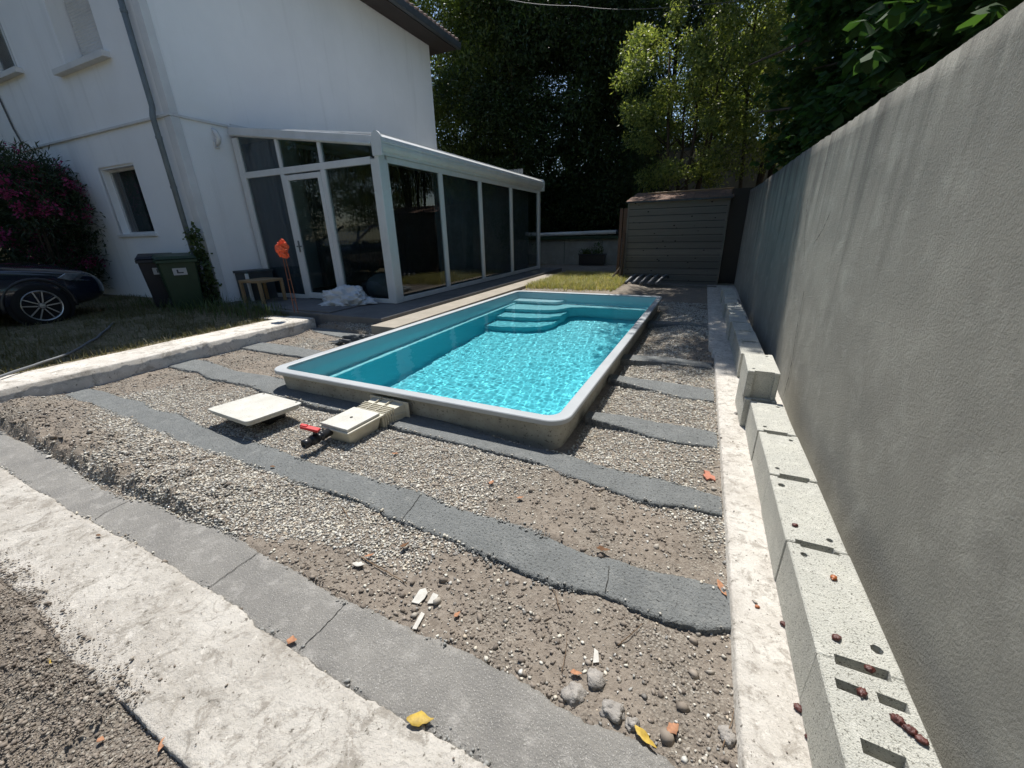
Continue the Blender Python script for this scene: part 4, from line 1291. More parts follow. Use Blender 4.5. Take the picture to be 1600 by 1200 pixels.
# crumpled white sheet: a noisy draped heap
def heap(name, c, rx, ry, rz, m, seed, parent=None, rough=.18, rot=0, nlat=40, nlon=72):
    v = []; f = []
    for i in range(nlat + 1):
        th = math.pi * .5 * (1 - i / nlat) if i <= nlat else 0
        for j in range(nlon):
            a = 2 * math.pi * j / nlon
            x, y, z = math.cos(th) * math.cos(a), math.cos(th) * math.sin(a), math.sin(th)
            k = 1 + rough * mnoise.fractal(Vector((x * 1.6 + seed, y * 1.6, z * 1.6)), .8, 2.2, 4) - rough * .9 * abs(mnoise.noise(Vector((x * 3.1, y * 3.1 + seed, z * 3.1))))
            fl = .12 * (1 - z) ** 3 * (1 + mnoise.noise(Vector((a * 2.0, seed, 0))))
            v.append((x * rx * (k + fl), y * ry * (k + fl), max(0, z * rz * k)))
    for i in range(nlat):
        for j in range(nlon):
            a = i * nlon + j; b_ = i * nlon + (j + 1) % nlon
            f.append((a, b_, b_ + nlon, a + nlon))
    return mk(name, v, f, m, parent, True, loc=c, rot=(0, 0, rot))


hp = heap('crumpled_sheet', (-6.02, 5.58, .206), .50, .30, .30, MAT['tarp'], 3.3, rough=.42, rot=R(8))
tag(hp, 'crumpled white plastic sheet heaped in front of the veranda', 'plastic sheet')

# orange bag on a thin wire stand
ob = G(463, 489, .19)
stn = empty('wire_stand', tuple(ob), 0, 'thin rusty wire stand with two crossbars beside the low table', 'wire stand')
mb = MB()
mb.tube([(-.04, 0, 0), (-.035, 0, .5), (-.03, 0, .98)], .006, 6).tube([(.05, 0, 0), (.045, 0, .5), (.03, 0, .98)], .006, 6)
mb.tube([(-.04, 0, .22), (.05, 0, .22)], .005, 6).tube([(-.035, 0, .56), (.045, 0, .56)], .005, 6)
mb.build('wires', MAT['rust'], stn)
bag = empty('orange_bag', (ob.x, ob.y, ob.z + .93), 0, 'crumpled bright orange plastic bag hung on the wire stand', 'plastic bag')
v = []; f = []
for i in range(17):
    for j in range(24):
        th = math.pi * i / 16; a = 2 * math.pi * j / 24
        d = Vector((math.sin(th) * math.cos(a), math.sin(th) * math.sin(a), math.cos(th)))
        k = 1 + .5 * mnoise.fractal(d * 2.1 + Vector((4, 1, 2)), .7, 2.2, 4) - .35 * abs(mnoise.noise(d * 4 + Vector((1, 5, 3))))
        v.append((d.x * .10 * k, d.y * .10 * k, d.z * .14 * k + .1))
for i in range(16):
    for j in range(24):
        f.append((i * 24 + j, i * 24 + (j + 1) % 24, (i + 1) * 24 + (j + 1) % 24, (i + 1) * 24 + j))
mk('bag_body', v, f, MAT['orange'], bag)


def wheelie(x, y, rz, body, lid_m, label, w=.56, d=.70, h=.93, sticker=True):
    r = empty('wheelie_bin', (x, y, .165), rz, label, 'wheelie bin', 'wheelie bins by the house wall')
    bw_ = .78
    b = MB().add([(-w / 2 * bw_, -d / 2 * bw_, .03), (w / 2 * bw_, -d / 2 * bw_, .03), (w / 2 * bw_, d / 2 * .8, .03), (-w / 2 * bw_, d / 2 * .8, .03),
                  (-w / 2, -d / 2, h), (w / 2, -d / 2, h), (w / 2, d / 2, h), (-w / 2, d / 2, h)],
                 [(3, 2, 1, 0), (4, 5, 6, 7), (0, 1, 5, 4), (1, 2, 6, 5), (2, 3, 7, 6), (3, 0, 4, 7)])
    b.build('bin_body', body, r, bevel=.03, seg=3)
    MB().box((-w / 2 - .02, -d / 2 - .03, h - .07), (w / 2 + .02, d / 2 + .02, h - .01)).build('bin_rim', body, r, bevel=.01)
    l = MB().add([(-w / 2 - .025, -d / 2 - .05, h), (w / 2 + .025, -d / 2 - .05, h), (w / 2 + .025, d / 2 + .05, h + .02), (-w / 2 - .025, d / 2 + .05, h + .02),
                  (-w / 2 + .02, -d / 2 + .02, h + .045), (w / 2 - .02, -d / 2 + .02, h + .045), (w / 2 - .02, d / 2, h + .085), (-w / 2 + .02, d / 2, h + .085)],
                 [(3, 2, 1, 0), (4, 5, 6, 7), (0, 1, 5, 4), (1, 2, 6, 5), (2, 3, 7, 6), (3, 0, 4, 7)])
    l.build('bin_lid', lid_m, r, bevel=.012)
    MB().tube([(-w / 2 + .05, d / 2 + .09, h - .01), (w / 2 - .05, d / 2 + .09, h - .01)], .015, 8).build('handle', body, r)
    for s in (-1, 1):
        MB().lathe([(0, -.03), (.10, -.03), (.10, .03), (0, .03)], 18, axis='X').build('wheel', MAT['black_pl'], r, loc=(s * (w / 2 - .05), d / 2 - .02, .10))
    if sticker:
        st = MB().box((-.10, -.004, -.06), (.10, .0, .06)).build('sticker', MAT['sticker'], r, loc=(-.0, -d / 2 + .012, h - .22), rot=(-.09, 0, 0))
        MB().box((-.045, -.007, -.03), (-.02, -.004, .035)).box((-.02, -.007, -.03), (.05, -.004, -.01)).build('sticker_mark', MAT['black_pl'], st)
    return r


wheelie(-8.86, 4.38, R(68), MAT['green_bin'], MAT['green_bin'], 'dark green wheelie bin with white sticker by the house corner')
wheelie(-9.54, 4.42, R(64), MAT['navy_bin'], MAT['navy_bin'], 'blackish navy wheelie bin left of the green one')

# ------------------------------------------------------------------ foliage
def leaves(n, centers, radii, size, seed, aspect=.42, droop=0., shell=.55, fold=.0):
    """n leaves scattered in ellipsoid clusters; each leaf is a bent four-sided blade"""
    r = np.random.default_rng(seed)
    C = np.asarray(centers, float); Rr = np.asarray(radii, float)
    vol = Rr.prod(1) ** (2 / 3); k = r.choice(len(C), n, p=vol / vol.sum())
    d = r.normal(size=(n, 3)); d /= np.linalg.norm(d, axis=1)[:, None]
    rad = shell + (1 - shell) * r.uniform(0, 1, n) ** .6
    P = C[k] + d * Rr[k] * rad[:, None]
    P += r.normal(0, size * .6, (n, 3))
    ax = d * .55 + r.normal(0, .6, (n, 3)); ax[:, 2] -= droop
    ax /= np.linalg.norm(ax, axis=1)[:, None]
    s = np.cross(ax, r.normal(size=(n, 3)) + np.array([0, 0, 1.2])); s /= np.linalg.norm(s, axis=1)[:, None]
    L = size * r.uniform(.65, 1.3, n)[:, None]; W = L * aspect
    up = np.cross(s, ax)
    v0 = P; v1 = P + ax * L * .45 + s * W * .5 + up * fold * W; v2 = P + ax * L; v3 = P + ax * L * .45 - s * W * .5 + up * fold * W
    V = np.stack([v0, v1, v2, v3], 1).reshape(-1, 3)
    Fq = np.arange(4 * n).reshape(n, 4)
    if fold:
        b = np.arange(n)[:, None] * 4
        Fq = np.concatenate([b + [0, 1, 2], b + [0, 2, 3]], 0)
    return V, Fq


def cluster_set(n, r_out, h0, h1, rc, seed, squash=.8, taper=True):
    r = np.random.default_rng(seed); C = []; Rr = []
    for i in range(n):
        t = r.uniform(0, 1); z = h0 + (h1 - h0) * t
        rr = r_out * (math.sin(math.pi * (.12 + .80 * t)) ** .7 if taper else 1)
        a = r.uniform(0, 2 * math.pi); q = rr * r.uniform(.15, 1) ** .5
        C.append((q * math.cos(a), q * math.sin(a), z)); s = rc * r.uniform(.6, 1.35)
        Rr.append((s, s, s * squash))
    return C, Rr


def mesh_from(V, F, m, name='crown'):
    o = np_mesh(name, V, F, m); me = o.data; bpy.data.objects.remove(o); return me


def trunk_mesh(h, r0, seed, n_limb=7, lean=(0, 0), spread=1.8, name='trunk', stems=1, h0=.25):
    rr = random.Random(seed); mb = MB()
    for s in range(stems):
        a0 = rr.uniform(0, 6.28); off = (0 if stems == 1 else .22)
        base = Vector((math.cos(a0) * off, math.sin(a0) * off, -.3)); pts = []; rad = []
        for i in range(9):
            t = i / 8
            pts.append(base + Vector((lean[0] * t * t + (0 if stems == 1 else math.cos(a0) * t * spread * .45) + rr.uniform(-.06, .06) * h * .1,
                                      lean[1] * t * t + (0 if stems == 1 else math.sin(a0) * t * spread * .45) + rr.uniform(-.06, .06) * h * .1, h * t)))
            rad.append(r0 * (1 - .78 * t))
        mb.tube(pts, rad, 9)
        for k in range(n_limb):
            t = rr.uniform(h0, .9); i = int(t * 8); p = pts[i]; a = rr.uniform(0, 6.28); L = spread * rr.uniform(.5, 1)
            q1 = p + Vector((math.cos(a) * L * .5, math.sin(a) * L * .5, L * .45)); q2 = p + Vector((math.cos(a) * L, math.sin(a) * L, L * rr.uniform(.5, 1.1)))
            mb.tube([p, q1, q2], [rad[i] * .6, rad[i] * .35, rad[i] * .12], 6)
    o = mb.build(name, MAT['bark'], None, True); me = o.data; bpy.data.objects.remove(o)
    return me


def tree(name, loc, crown, trunk, label, sc=(1, 1, 1), rz=0, group=None, cat='tree'):
    r = empty(name, loc, rz, label, cat, group); r.scale = sc
    for nm, me in (('trunk', trunk), ('crown', crown)):
        o = bpy.data.objects.new(nm, me); COL.objects.link(o); o.parent = r
    return r


C, Rr = cluster_set(75, 2.3, .8, 11.5, .95, 11)
crown_ev = mesh_from(*leaves(64000, C, Rr, .15, 1, .38, .25), MAT['leaf_dark'])
C, Rr = cluster_set(75, 2.6, 1.6, 11.5, .85, 13)
crown_ev2 = mesh_from(*leaves(50000, C, Rr, .155, 2, .36, .3), MAT['leaf_mid'])
trunk_ev = trunk_mesh(10.5, .17, 5, 12)
grp = 'trees behind the low wall and shed'
EV = [(-13.2, 17.5, 1, 1.0, crown_ev2, 'green tree rising behind the house roof corner, farthest left of the trees'),
      (-10.6, 19.2, 2, 1.05, crown_ev2, 'bushy green tree with brown trunk just right of the house roof corner'),
      (-8.3, 18.6, 3, 1.0, crown_ev, 'dark dense tree right above the middle of the veranda roof'),
      (-6.0, 19.6, 4, 1.12, crown_ev, 'dark dense tree behind the right end of the veranda'),
      (-4.2, 19.9, 5, 1.02, crown_ev, 'very dark tree behind the low wall with the rolled cover'),
      (-2.2, 23.0, 6, 1.15, crown_ev, 'tall dark tree left of the golden green one, behind it'),
      (.9, 24.5, 7, 1.0, crown_ev2, 'hazy green tree seen through the golden tree'),
      (-7.0, 24.0, 8, 1.3, crown_ev, 'tall dark tree in the second row behind the veranda'),
      (-11.8, 24.0, 9, 1.25, crown_ev, 'tall dark tree in the second row behind the house corner')]
for x, y, s, k, cr, lab in EV:
    tree('evergreen_tree', (x, y, .1), cr, trunk_ev, lab, (k * 1.05, k * 1.05, k), s * 1.7, grp)
# low dark shrubs right behind the low wall
C, Rr = cluster_set(40, 1.5, .2, 3.2, .7, 21)
crown_sh = mesh_from(*leaves(26000, C, Rr, .12, 4, .4, .2), MAT['leaf_dark'])
trunk_sh = trunk_mesh(2.6, .07, 9, 6, spread=.9)
for i, (x, y, k, lab) in enumerate(((-7.4, 19.0, 1, 'dark shrub behind the veranda far end'), (-5.2, 19.2, 1.05, 'dark shrub behind the left half of the low wall'), (-3.2, 19.0, 1.1, 'dark shrub behind the right half of the low wall'),
                                    (-9.6, 17.4, 1.1, 'dark shrub hidden behind the veranda roof'))):
    tree('shrub', (x, y, .1), crown_sh, trunk_sh, lab, (k, k, k), i * 2.1, 'shrubs behind the low wall', 'shrub')
# golden multi-stemmed tree behind the shed
C, Rr = cluster_set(95, 2.0, 2.6, 8.8, .36, 31, .8, True)
cg = mesh_from(*leaves(42000, C, Rr, .10, 5, .42, .15, .25), MAT['leaf_gold'])
tree('golden_privet', (-.85, 15.6, .1), cg, trunk_mesh(6.5, .075, 12, 5, spread=1.3, stems=6, h0=.4), 'golden green multi stemmed tree behind the wooden shed', (1.12, 1.1, 1.0), .6)
# darker loose tree right of it
C, Rr = cluster_set(75, 2.1, 2.9, 11.5, .72, 41)
cm = mesh_from(*leaves(36000, C, Rr, .10, 6, .42, .3), MAT['leaf_loose'])
tm = trunk_mesh(10, .14, 15, 12, spread=1.6)
tree('loose_tree', (1.15, 15.2, .1), cm, trunk_mesh(9, .07, 16, 5, spread=1.4, stems=5, h0=.4), 'tall loose leaved tree right of the golden one, sky showing through it', (1, 1, 1), .3, 'loose leaved trees behind the shed and wall')
tree('loose_tree', (3.3, 12.6, .1), cm, tm, 'dark tree with bent trunk just beyond the far end of the wall', (1.15, 1.15, 1.02), 2.3, 'loose leaved trees behind the shed and wall')
tree('loose_tree', (-.4, 10.9, 1.9), mesh_from(*leaves(1, [(0, 0, 8)], [(.1, .1, .1)], .02, 3), MAT['leaf_mid']), tm, 'x') if False else None
tree('loose_tree', (6.6, 15.5, .1), cm, tm, 'dark tree far right, seen between the broad leaves above the wall', (1.2, 1.2, 1.1), 4.1, 'loose leaved trees behind the shed and wall')
tree('loose_tree', (8.5, 9.0, .1), cm, tm, 'dark tree behind the broad leaved tree, near the picture right edge', (1.2, 1.2, .95), 5.3, 'loose leaved trees behind the shed and wall')
tree('loose_tree', (10.5, 2.6, .1), cm, tm, 'dark tree outside the right edge beyond the wall', (1.2, 1.2, .9), 1.3, 'loose leaved trees behind the shed and wall')


C, Rr = cluster_set(60, 2.9, 7.9, 12.6, .85, 61); C = [(a - 2.7, b - 2.5, c) for a, b, c in C]; C2, R2 = cluster_set(34, 1.8, 8.6, 12.2, .8, 62); C += [(a - 4.0, b + .6, c) for a, b, c in C2]; Rr += R2
ch = mesh_from(*leaves(90000, C, Rr, .12, 16, .45, .3), MAT['leaf_mid'])
tree('loose_tree', (2.55, 13.9, .1), ch, trunk_mesh(10.5, .16, 26, 12, lean=(-3.2, -1.8), spread=2.3, h0=.8), 'tall tree close behind the shed whose crown rises out of the picture', (1, 1, 1), 0, 'loose leaved trees behind the shed and wall')
for x, y, k, r0_, lab in ((-24, 9, 1.3, 1, 'tree left of the house beyond the oleander'), (-23, 2, 1.2, 2, 'tree at the far left edge behind the car'), (-22, -5, 1.3, 3, 'tree left of the view behind the car'), (12, 24, 1.3, 4, 'far tree right of the golden one, mirrored in the side panes'), (17, 18, 1.3, 5, 'far tree beyond the grey wall, mirrored in the side panes'), (-19.5, 5.5, 1.0, 6, 'tree close behind the oleander')):
    tree('evergreen_tree', (x, y, 0), crown_ev2, trunk_ev, lab, (k, k, .75), r0_, 'trees round the yard')


# broad-leaved tree whose branches hang over the wall
def big_leaves(n, C, Rr, size, seed):
    """seven-sided leaves hanging in drooping sprays"""
    r = np.random.default_rng(seed)
    C = np.asarray(C); Rr = np.asarray(Rr)
    ns = n // 6
    k = r.integers(0, len(C), ns)
    d = r.normal(size=(ns, 3)); d /= np.linalg.norm(d, axis=1)[:, None]
    P0 = C[k] + d * Rr[k] * r.uniform(.45, 1.05, ns)[:, None]
    az = np.arctan2(d[:, 1], d[:, 0])
    Vs = []
    for j in range(6):
        a = az + (j - 2.5) * .75 + r.normal(0, .25, ns)
        pit = r.normal(-.75, .3, ns)
        ax = np.stack([np.cos(a) * np.cos(pit), np.sin(a) * np.cos(pit), np.sin(pit)], -1)
        s = np.stack([-np.sin(a), np.cos(a), r.normal(0, .35, ns)], -1); s /= np.linalg.norm(s, axis=1)[:, None]
        up = np.cross(s, ax)
        L = (size * r.uniform(.6, 1.25, ns))[:, None]; W = L * .36
        pts = [P0, P0 + ax * L * .35 + s * W * .7, P0 + ax * L * .68 + s * W, P0 + ax * L - up * L * .12, P0 + ax * L * .68 - s * W, P0 + ax * L * .35 - s * W * .7]
        pts[2] = pts[2] - up * L * .05; pts[4] = pts[4] - up * L * .05
        Vs.append(np.stack(pts, 1))
    V = np.concatenate(Vs, 0); m = len(V)
    b = np.arange(m)[:, None] * 6
    Fq = np.concatenate([b + [0, 1, 2, 3], b + [0, 3, 4, 5]], 0)
    return V.reshape(-1, 3), Fq


rr = random.Random(5)
CC = []; RR = []
for i in range(150):
    y = rr.uniform(1.0, 11.5); x = rr.uniform(1.35, 5.0); z = rr.uniform(2.45, 5.6)
    lo = 2.25 + .12 * max(0, x - 1.5)
    z = max(z, lo)
    CC.append((x, y, z)); s = rr.uniform(.45, .75); RR.append((s, s, s * .8))
for i in range(80):
    CC.append((rr.uniform(1.15, 3.2), rr.uniform(6.5, 12.2), rr.uniform(2.6, 5.6))); s = rr.uniform(.4, .6); RR.append((s, s, s * .8))
for y in np.arange(1.6, 11.4, .42):
    CC.append((1.45 + rr.uniform(0, .3), y, 2.75 + rr.uniform(-.1, .5))); RR.append((.42, .42, .4))
V, Fq = big_leaves(46000, CC, RR, .15, 9)
V = V - np.array([3.4, 6.5, .1])
cb_ = mesh_from(V, Fq, MAT['leaf_big'])
tmb = MB(); r2 = random.Random(8)
tmb.tube([(0, 0, -.3), (.1, .1, 1.2), (-.1, .1, 2.4), (-.2, 0, 3.6), (0, 0, 5)], [.24, .2, .17, .13, .05], 12)
for i in range(26):
    a = r2.uniform(0, 6.28); L = r2.uniform(1.4, 4.6) * (1 if abs(math.sin(a)) > .5 else .5); z = r2.uniform(1.9, 3.6)
    q = Vector((math.cos(a) * L, math.sin(a) * L, r2.uniform(.3, 1.4)))
    p = Vector((-.15, .05, z)); tmb.tube([p, p + q * .5 + Vector((0, 0, .25)), p + q], [.06, .04, .012], 6)
o = tmb.build('trunk', MAT['bark'], None, True); tmesh = o.data; bpy.data.objects.remove(o)
tree('broad_leaved_tree', (3.4, 6.5, .1), cb_, tmesh, 'broad leaved green tree hanging over the grey wall on the right')

# trees behind the camera, seen in the veranda panes only
for x, y, s, lab in [(-22 + 4.1 * i, -13.5 - 1.5 * (i % 2), i, 'green tree mirrored in the veranda glass, number %s from the street side' % ('one', 'two', 'three', 'four', 'five', 'six', 'seven', 'eight')[i]) for i in range(8)]:
    tree('mirrored_tree', (x, y, 0), crown_ev2, trunk_ev, lab, (1.3, 1.3, .9), s * 1.3, 'trees behind the viewer reflected in the veranda glass')

for i, (x, y, lab) in enumerate(((-16.6, 1.6, 'hedge shrub beyond the car bonnet'), (-16.4, 4.0, 'hedge shrub behind the oleander'), (-17.2, -.8, 'hedge shrub beyond the car roof'))):
    tree('shrub', (x, y, .1), crown_sh, trunk_sh, lab, (1.05, 1.05, .85), i * 1.9, 'hedge shrubs at the left edge', 'shrub')
# oleander left of the window
C, Rr = cluster_set(46, 1.1, .5, 2.75, .48, 51)
co = mesh_from(*leaves(22000, C, Rr, .15, 7, .16, -.1, .45), MAT['leaf_ole'])
ol = empty('oleander_bush', (-13.25, 4.05, .15), 0, 'large oleander bush with pink blossoms behind the car', 'bush')
o = bpy.data.objects.new('crown', co); COL.objects.link(o); o.parent = ol
fm = []
r_ = np.random.default_rng(8)
C = np.array(C); Rr = np.array(Rr)
k = r_.integers(0, len(C), 330); d = r_.normal(size=(330, 3)); d /= np.linalg.norm(d, axis=1)[:, None]; d[:, 2] = np.abs(d[:, 2]) * .6 + d[:, 2] * .4
fc = C[k] + d * Rr[k] * 1.08
V, Fq = leaves(9000, fc, np.full((330, 3), .085), .05, 12, .8, 0, .2, .2)
np_mesh('blossoms', V, Fq, MAT['petal'], ol)
o = bpy.data.objects.new('stems', trunk_mesh(2.2, .04, 31, 4, spread=.8, stems=7)); COL.objects.link(o); o.parent = ol

# ivy climbing the downpipe
C = [(HX - .02 + random.uniform(-.08, .12), HY - .17 + random.uniform(-.05, .04), .3 + t * 1.25) for t in np.linspace(0, 1, 14)]
iv = empty('ivy', (HX - .05, HY - .2, .15), 0, 'dark ivy climbing the downpipe at the house corner', 'ivy')
V, Fq = leaves(1000, np.array(C) - [HX - .05, HY - .2, .15], [(.07 + .04 * math.sin(i * 1.7), .05, .12) for i in range(14)], .06, 15, .85, .3, .3)
np_mesh('leaves', V, Fq, MAT['weed'], iv)
MB().tube([(0, 0, 0), (.03, .04, .5), (-.02, .05, 1.0), (.02, .06, 1.4)], .012, 6).build('stem', MAT['bark'], iv)


# grass
def blades(n, xr, yr, zf, hgt, seed, m, name, mask=None, w=.006, lean=.5):
    r = np.random.default_rng(seed)
    x = r.uniform(*xr, n); y = r.uniform(*yr, n)
    if mask is not None:
        k = mask(x, y, r); x, y = x[k], y[k]
    n = len(x); z = zf(x, y)
    a = r.uniform(0, 6.28, n); h = hgt * r.uniform(.35, 1.3, n); l = lean * h * r.uniform(.2, 1.5, n)
    dx, dy = np.cos(a), np.sin(a)
    b0 = np.stack([x - dy * w, y + dx * w, z], -1); b1 = np.stack([x + dy * w, y - dx * w, z], -1)
    m0 = np.stack([x + dx * l * .35 - dy * w * .7, y + dy * l * .35 + dx * w * .7, z + h * .6], -1); m1 = np.stack([x + dx * l * .35 + dy * w * .7, y + dy * l * .35 - dx * w * .7, z + h * .6], -1)
    tp = np.stack([x + dx * l, y + dy * l, z + h], -1)
    V = np.stack([b0, b1, m1, m0, tp], 1).reshape(-1, 3)
    b = np.arange(n)[:, None] * 5
    me_v = V
    Ft = np.concatenate([b + [0, 1, 2], b + [0, 2, 3], b + [3, 2, 4]], 0)
    return np_mesh(name, me_v, Ft, m)


def far_mask(x, y, r): return r.uniform(0, 1, len(x)) < sstep(9.2, 10.0, y + .25 * vnoise(x, y, .5, 7)) * (.35 + .65 * (vnoise(x, y, .5, 9) > -.3))


g1 = blades(26000, (-4.0, -1.75), (8.7, 13.0), height, .13, 3, MAT['grass_dry'], 'dry_grass', far_mask, .006, .8)
tag(g1, 'yellow dry grass patch beyond the far end of the pool', 'grass', kind='stuff')
g2 = blades(48000, (-12.5, -6.45), (-.6, 4.9), height, .075, 5, MAT['grass_shade'], 'worn_grass', lambda x, y, r: r.uniform(0, 1, len(x)) < .25 + .6 * (vnoise(x, y, .6, 17) > -.05), .0035, .9)
tag(g2, 'worn thin grass left of the curb round the car', 'grass', kind='stuff')
g3 = blades(2600, (-10.5, -6.6), (3.2, 4.85), height, .22, 6, MAT['weed'], 'weeds', lambda x, y, r: r.uniform(0, 1, len(x)) < sstep(3.6, 4.7, y + .5 * vnoise(x, y, .6, 27)) * .8, .006, .6)
tag(g3, 'taller weeds in the shade along the house and terrace', 'weeds', kind='stuff')

# ------------------------------------------------------------------ shed, fence and low wall at the back
shed = empty('wooden_shed', (-.75, 12.0, 0), 0, 'weathered grey board shed with felt roof at the end of the yard', 'shed')
SX0, SX1, SY0, SY1 = -1.96, .46, 12.0, 13.7


def spart(mb, name, m, parent=None, **kw):
    mb.v = [tuple(Vector(p) - Vector((-.75, 12.0, 0))) for p in mb.v]
    return mb.build(name, m, parent or shed, **kw)


b = MB(); z = -.12; k = 0
rs = random.Random(2)
while z < 2.04:
    z1 = min(z + .152, 2.06)
    o_ = rs.uniform(-.004, .004)
    b.add([(SX0, SY0 - .006 + o_, z), (SX1, SY0 - .006 + o_, z), (SX1, SY0 - .018 + o_, z1), (SX0, SY0 - .018 + o_, z1), (SX0, SY0 + .02, z), (SX1, SY0 + .02, z), (SX1, SY0 + .02, z1), (SX0, SY0 + .02, z1)],
          [(0, 1, 2, 3), (3, 2, 6, 7), (1, 5, 6, 2), (0, 3, 7, 4), (0, 4, 5, 1)])
    z += .168
b.box((SX0 + .02, SY0 + .03, -.1), (SX0 + .05, SY1, 2.1)).box((SX1 - .05, SY0 + .03, -.1), (SX1 - .02, SY1, 2.1)).box((SX0 + .05, SY1 - .03, -.1), (SX1 - .05, SY1, 2.4))
b.box((SX0 + .05, SY0 + .021, -.1), (SX1 - .05, SY0 + .03, 2.0))
spart(b, 'board_wall', MAT['shed_board'])
spart(MB().box((SX0 + .03, SY0 + .001, -.1), (SX1 - .03, SY0 + .012, 2.03)), 'backing', MAT['black_pl'])
b = MB().box((SX0 - .015, SY0 - .03, -.12), (SX0 + .03, SY0 - .0, 2.05)).box((SX1 - .03, SY0 - .03, -.12), (SX1 + .015, SY0 - .0, 2.05))
spart(b, 'corner_trim', MAT['shed_board'])
rb = MB()
r3 = random.Random(4)
for i in range(14):
    x0 = SX0 - .06 + i * .184
    for j in range(6):
        y0 = SY0 - .09 + j * .30; zz = 2.075 + j * .052
        rb.beam((x0 + .09, y0, zz + r3.uniform(0, .008)), (x0 + .09 + r3.uniform(-.01, .01), y0 + .33, zz + .066 + r3.uniform(0, .008)), .178, .014)
rf_ = spart(rb, 'felt_roof', MAT['felt'])
spart(MB().box((SX0 - .05, SY0 - .10, 2.045), (SX1 + .06, SY0 - .075, 2.085)), 'fascia', MAT['dark_metal'], rf_)
spart(MB().tube([(SX0 + .35, 12.95, 2.33), (SX1 + .1, 12.95, 2.345)], .02, 8), 'ridge_batten', MAT['wood_pale'], rf_)
# low timber sill in front
sl_ = MB().box((-1.9, 11.2, -.15), (.44, 11.32, .02)).build('timber_sill', MAT['shed_board'], bevel=.01)
tag(sl_, 'low dark timber lying in front of the shed', 'timber')
# pipes lying at its foot
pg = 'short corrugated pipes at the foot of the shed'
for i in range(5):
    x = -1.72 + i * .19; pts = []
    for k in range(12):
        t = k / 11; pts.append((x + .22 * t + .05 * math.sin(t * 3), 10.85 + .55 * t, .07 + .18 * math.sin(t * 2.4)))
    o = MB().tube(pts, [.036 + .006 * (k % 2) for k in range(12)], 10).build('corrugated_pipe', MAT['hosegrey'], None, True)
    tag(o, ['leftmost', 'second', 'middle', 'fourth', 'rightmost'][i] + ' of the five bent grey corrugated pipes at the shed foot', 'pipe', pg)

fn = empty('fence_panel', (-2.15, 12.2, 0), 0, 'narrow brown board fence panel left of the shed', 'fence')
b = MB(); z = .12
while z < 1.86:
    b.box((.06 - .02, -.012, z), (.34, .012, z + .148)); z += .152
b.build('board', MAT['fence_board'], fn)
MB().box((-.06, -.045, 0), (.02, .04, 1.93)).build('post', MAT['fence_board'], fn, bevel=.005)
# dark boards and branches stacked by the fence
bs = MB()
for (x0, y0, x1, y1, z1) in ((-2.05, 11.6, -1.98, 11.95, .95), (-2.3, 11.4, -2.0, 11.9, .5), (-1.99, 11.5, -1.97, 11.9, 1.3)):
    bs.tube([(x0, y0, .0), ((x0 + x1) / 2 + .03, (y0 + y1) / 2, z1 * .5), (x1, y1, z1)], [.03, .025, .012], 7)
o = bs.build('dead_branches', MAT['bark']); tag(o, 'dark dead branches leaning on the fence left of the shed', 'branches')
# black panel filling the corner between shed and wall
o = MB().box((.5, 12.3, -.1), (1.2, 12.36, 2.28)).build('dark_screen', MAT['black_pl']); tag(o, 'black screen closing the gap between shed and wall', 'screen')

lw_ = empty('low_wall', (-4.3, 17.1, 0), 0, 'low grey block wall behind the grass', 'wall')
MB().box((-3.6, 0, -.1), (2.0, .2, 1.06)).build('wall_face', MAT['render_wall'], lw_)
for x in (-1.05, .55):
    MB().box((x, -.006, .1), (x + .015, .0, 1.0)).build('joint', MAT['crack'], lw_)
rl = empty('cover_roller', (-4.9, 17.0, 1.08), 0, 'rolled pale cover on a dark green rail along the low wall', 'cover roller')
MB().tube([(-3.0, 0, .17), (1.72, 0, .23)], .075, 14).build('roll', MAT['trim'], rl, True)
MB().box((-3.0, -.05, -.02), (1.8, .03, .10)).build('rail', MAT['green_bin'], rl, bevel=.01)
MB().lathe([(0, 0), (.09, 0), (.09, .06), (0, .06)], 14, axis='X').build('end_bracket', MAT['black_pl'], rl, loc=(1.72, 0, .23))
pl = empty('planter', (-4.0, 16.6, .08), 0, 'dark trough planter standing before the low wall', 'planter')
MB().box((-.52, -.15, 0), (.52, .15, .40)).box((-.55, -.18, .38), (.55, .18, .42)).build('trough', MAT['black_pl'], pl, bevel=.01)
for q_, (c_, r__) in enumerate((((.25, 0, .62), (.16, .12, .26)), ((0, 0, .5), (.3, .12, .1)), ((-.3, 0, .48), (.15, .1, .08)))):
    V, Fq = leaves(180, [c_], [r__], .09, 19 + q_, .4, 0, .3)
    np_mesh('plant', V, Fq, MAT['weed'], pl)
# grey neighbour building seen between the trees
nb = empty('garden_building', (-2.0, 19.6, 0), 0, 'plain grey flat roofed outbuilding behind the golden tree', 'building')
MB().box((-1.75, 0, -.1), (5.2, 1.6, 4.3)).build('wall', MAT['render_wall'], nb)
MB().box((-1.82, -.06, 4.3), (5.27, 1.66, 4.4)).build('roof_edge', MAT['dark_metal'], nb)
# overhead cable
cbk = [(-13.5, 13, 10.0), (-6.14, 13, 7.60), (-3.88, 13, 6.98), (-1.73, 13, 6.52), (1.5, 13.2, 6.3)]
cbp = [tuple(Vector(cbk[i]).lerp(Vector(cbk[i + 1]), k / 6) - Vector((0, 0, .05 * math.sin(math.pi * k / 6)))) for i in range(4) for k in range(6)] + [cbk[-1]]
o = MB().tube(cbp, .008, 6).build('overhead_cable', MAT['cable']); tag(o, 'thin grey cable sagging across the trees above the veranda', 'cable')

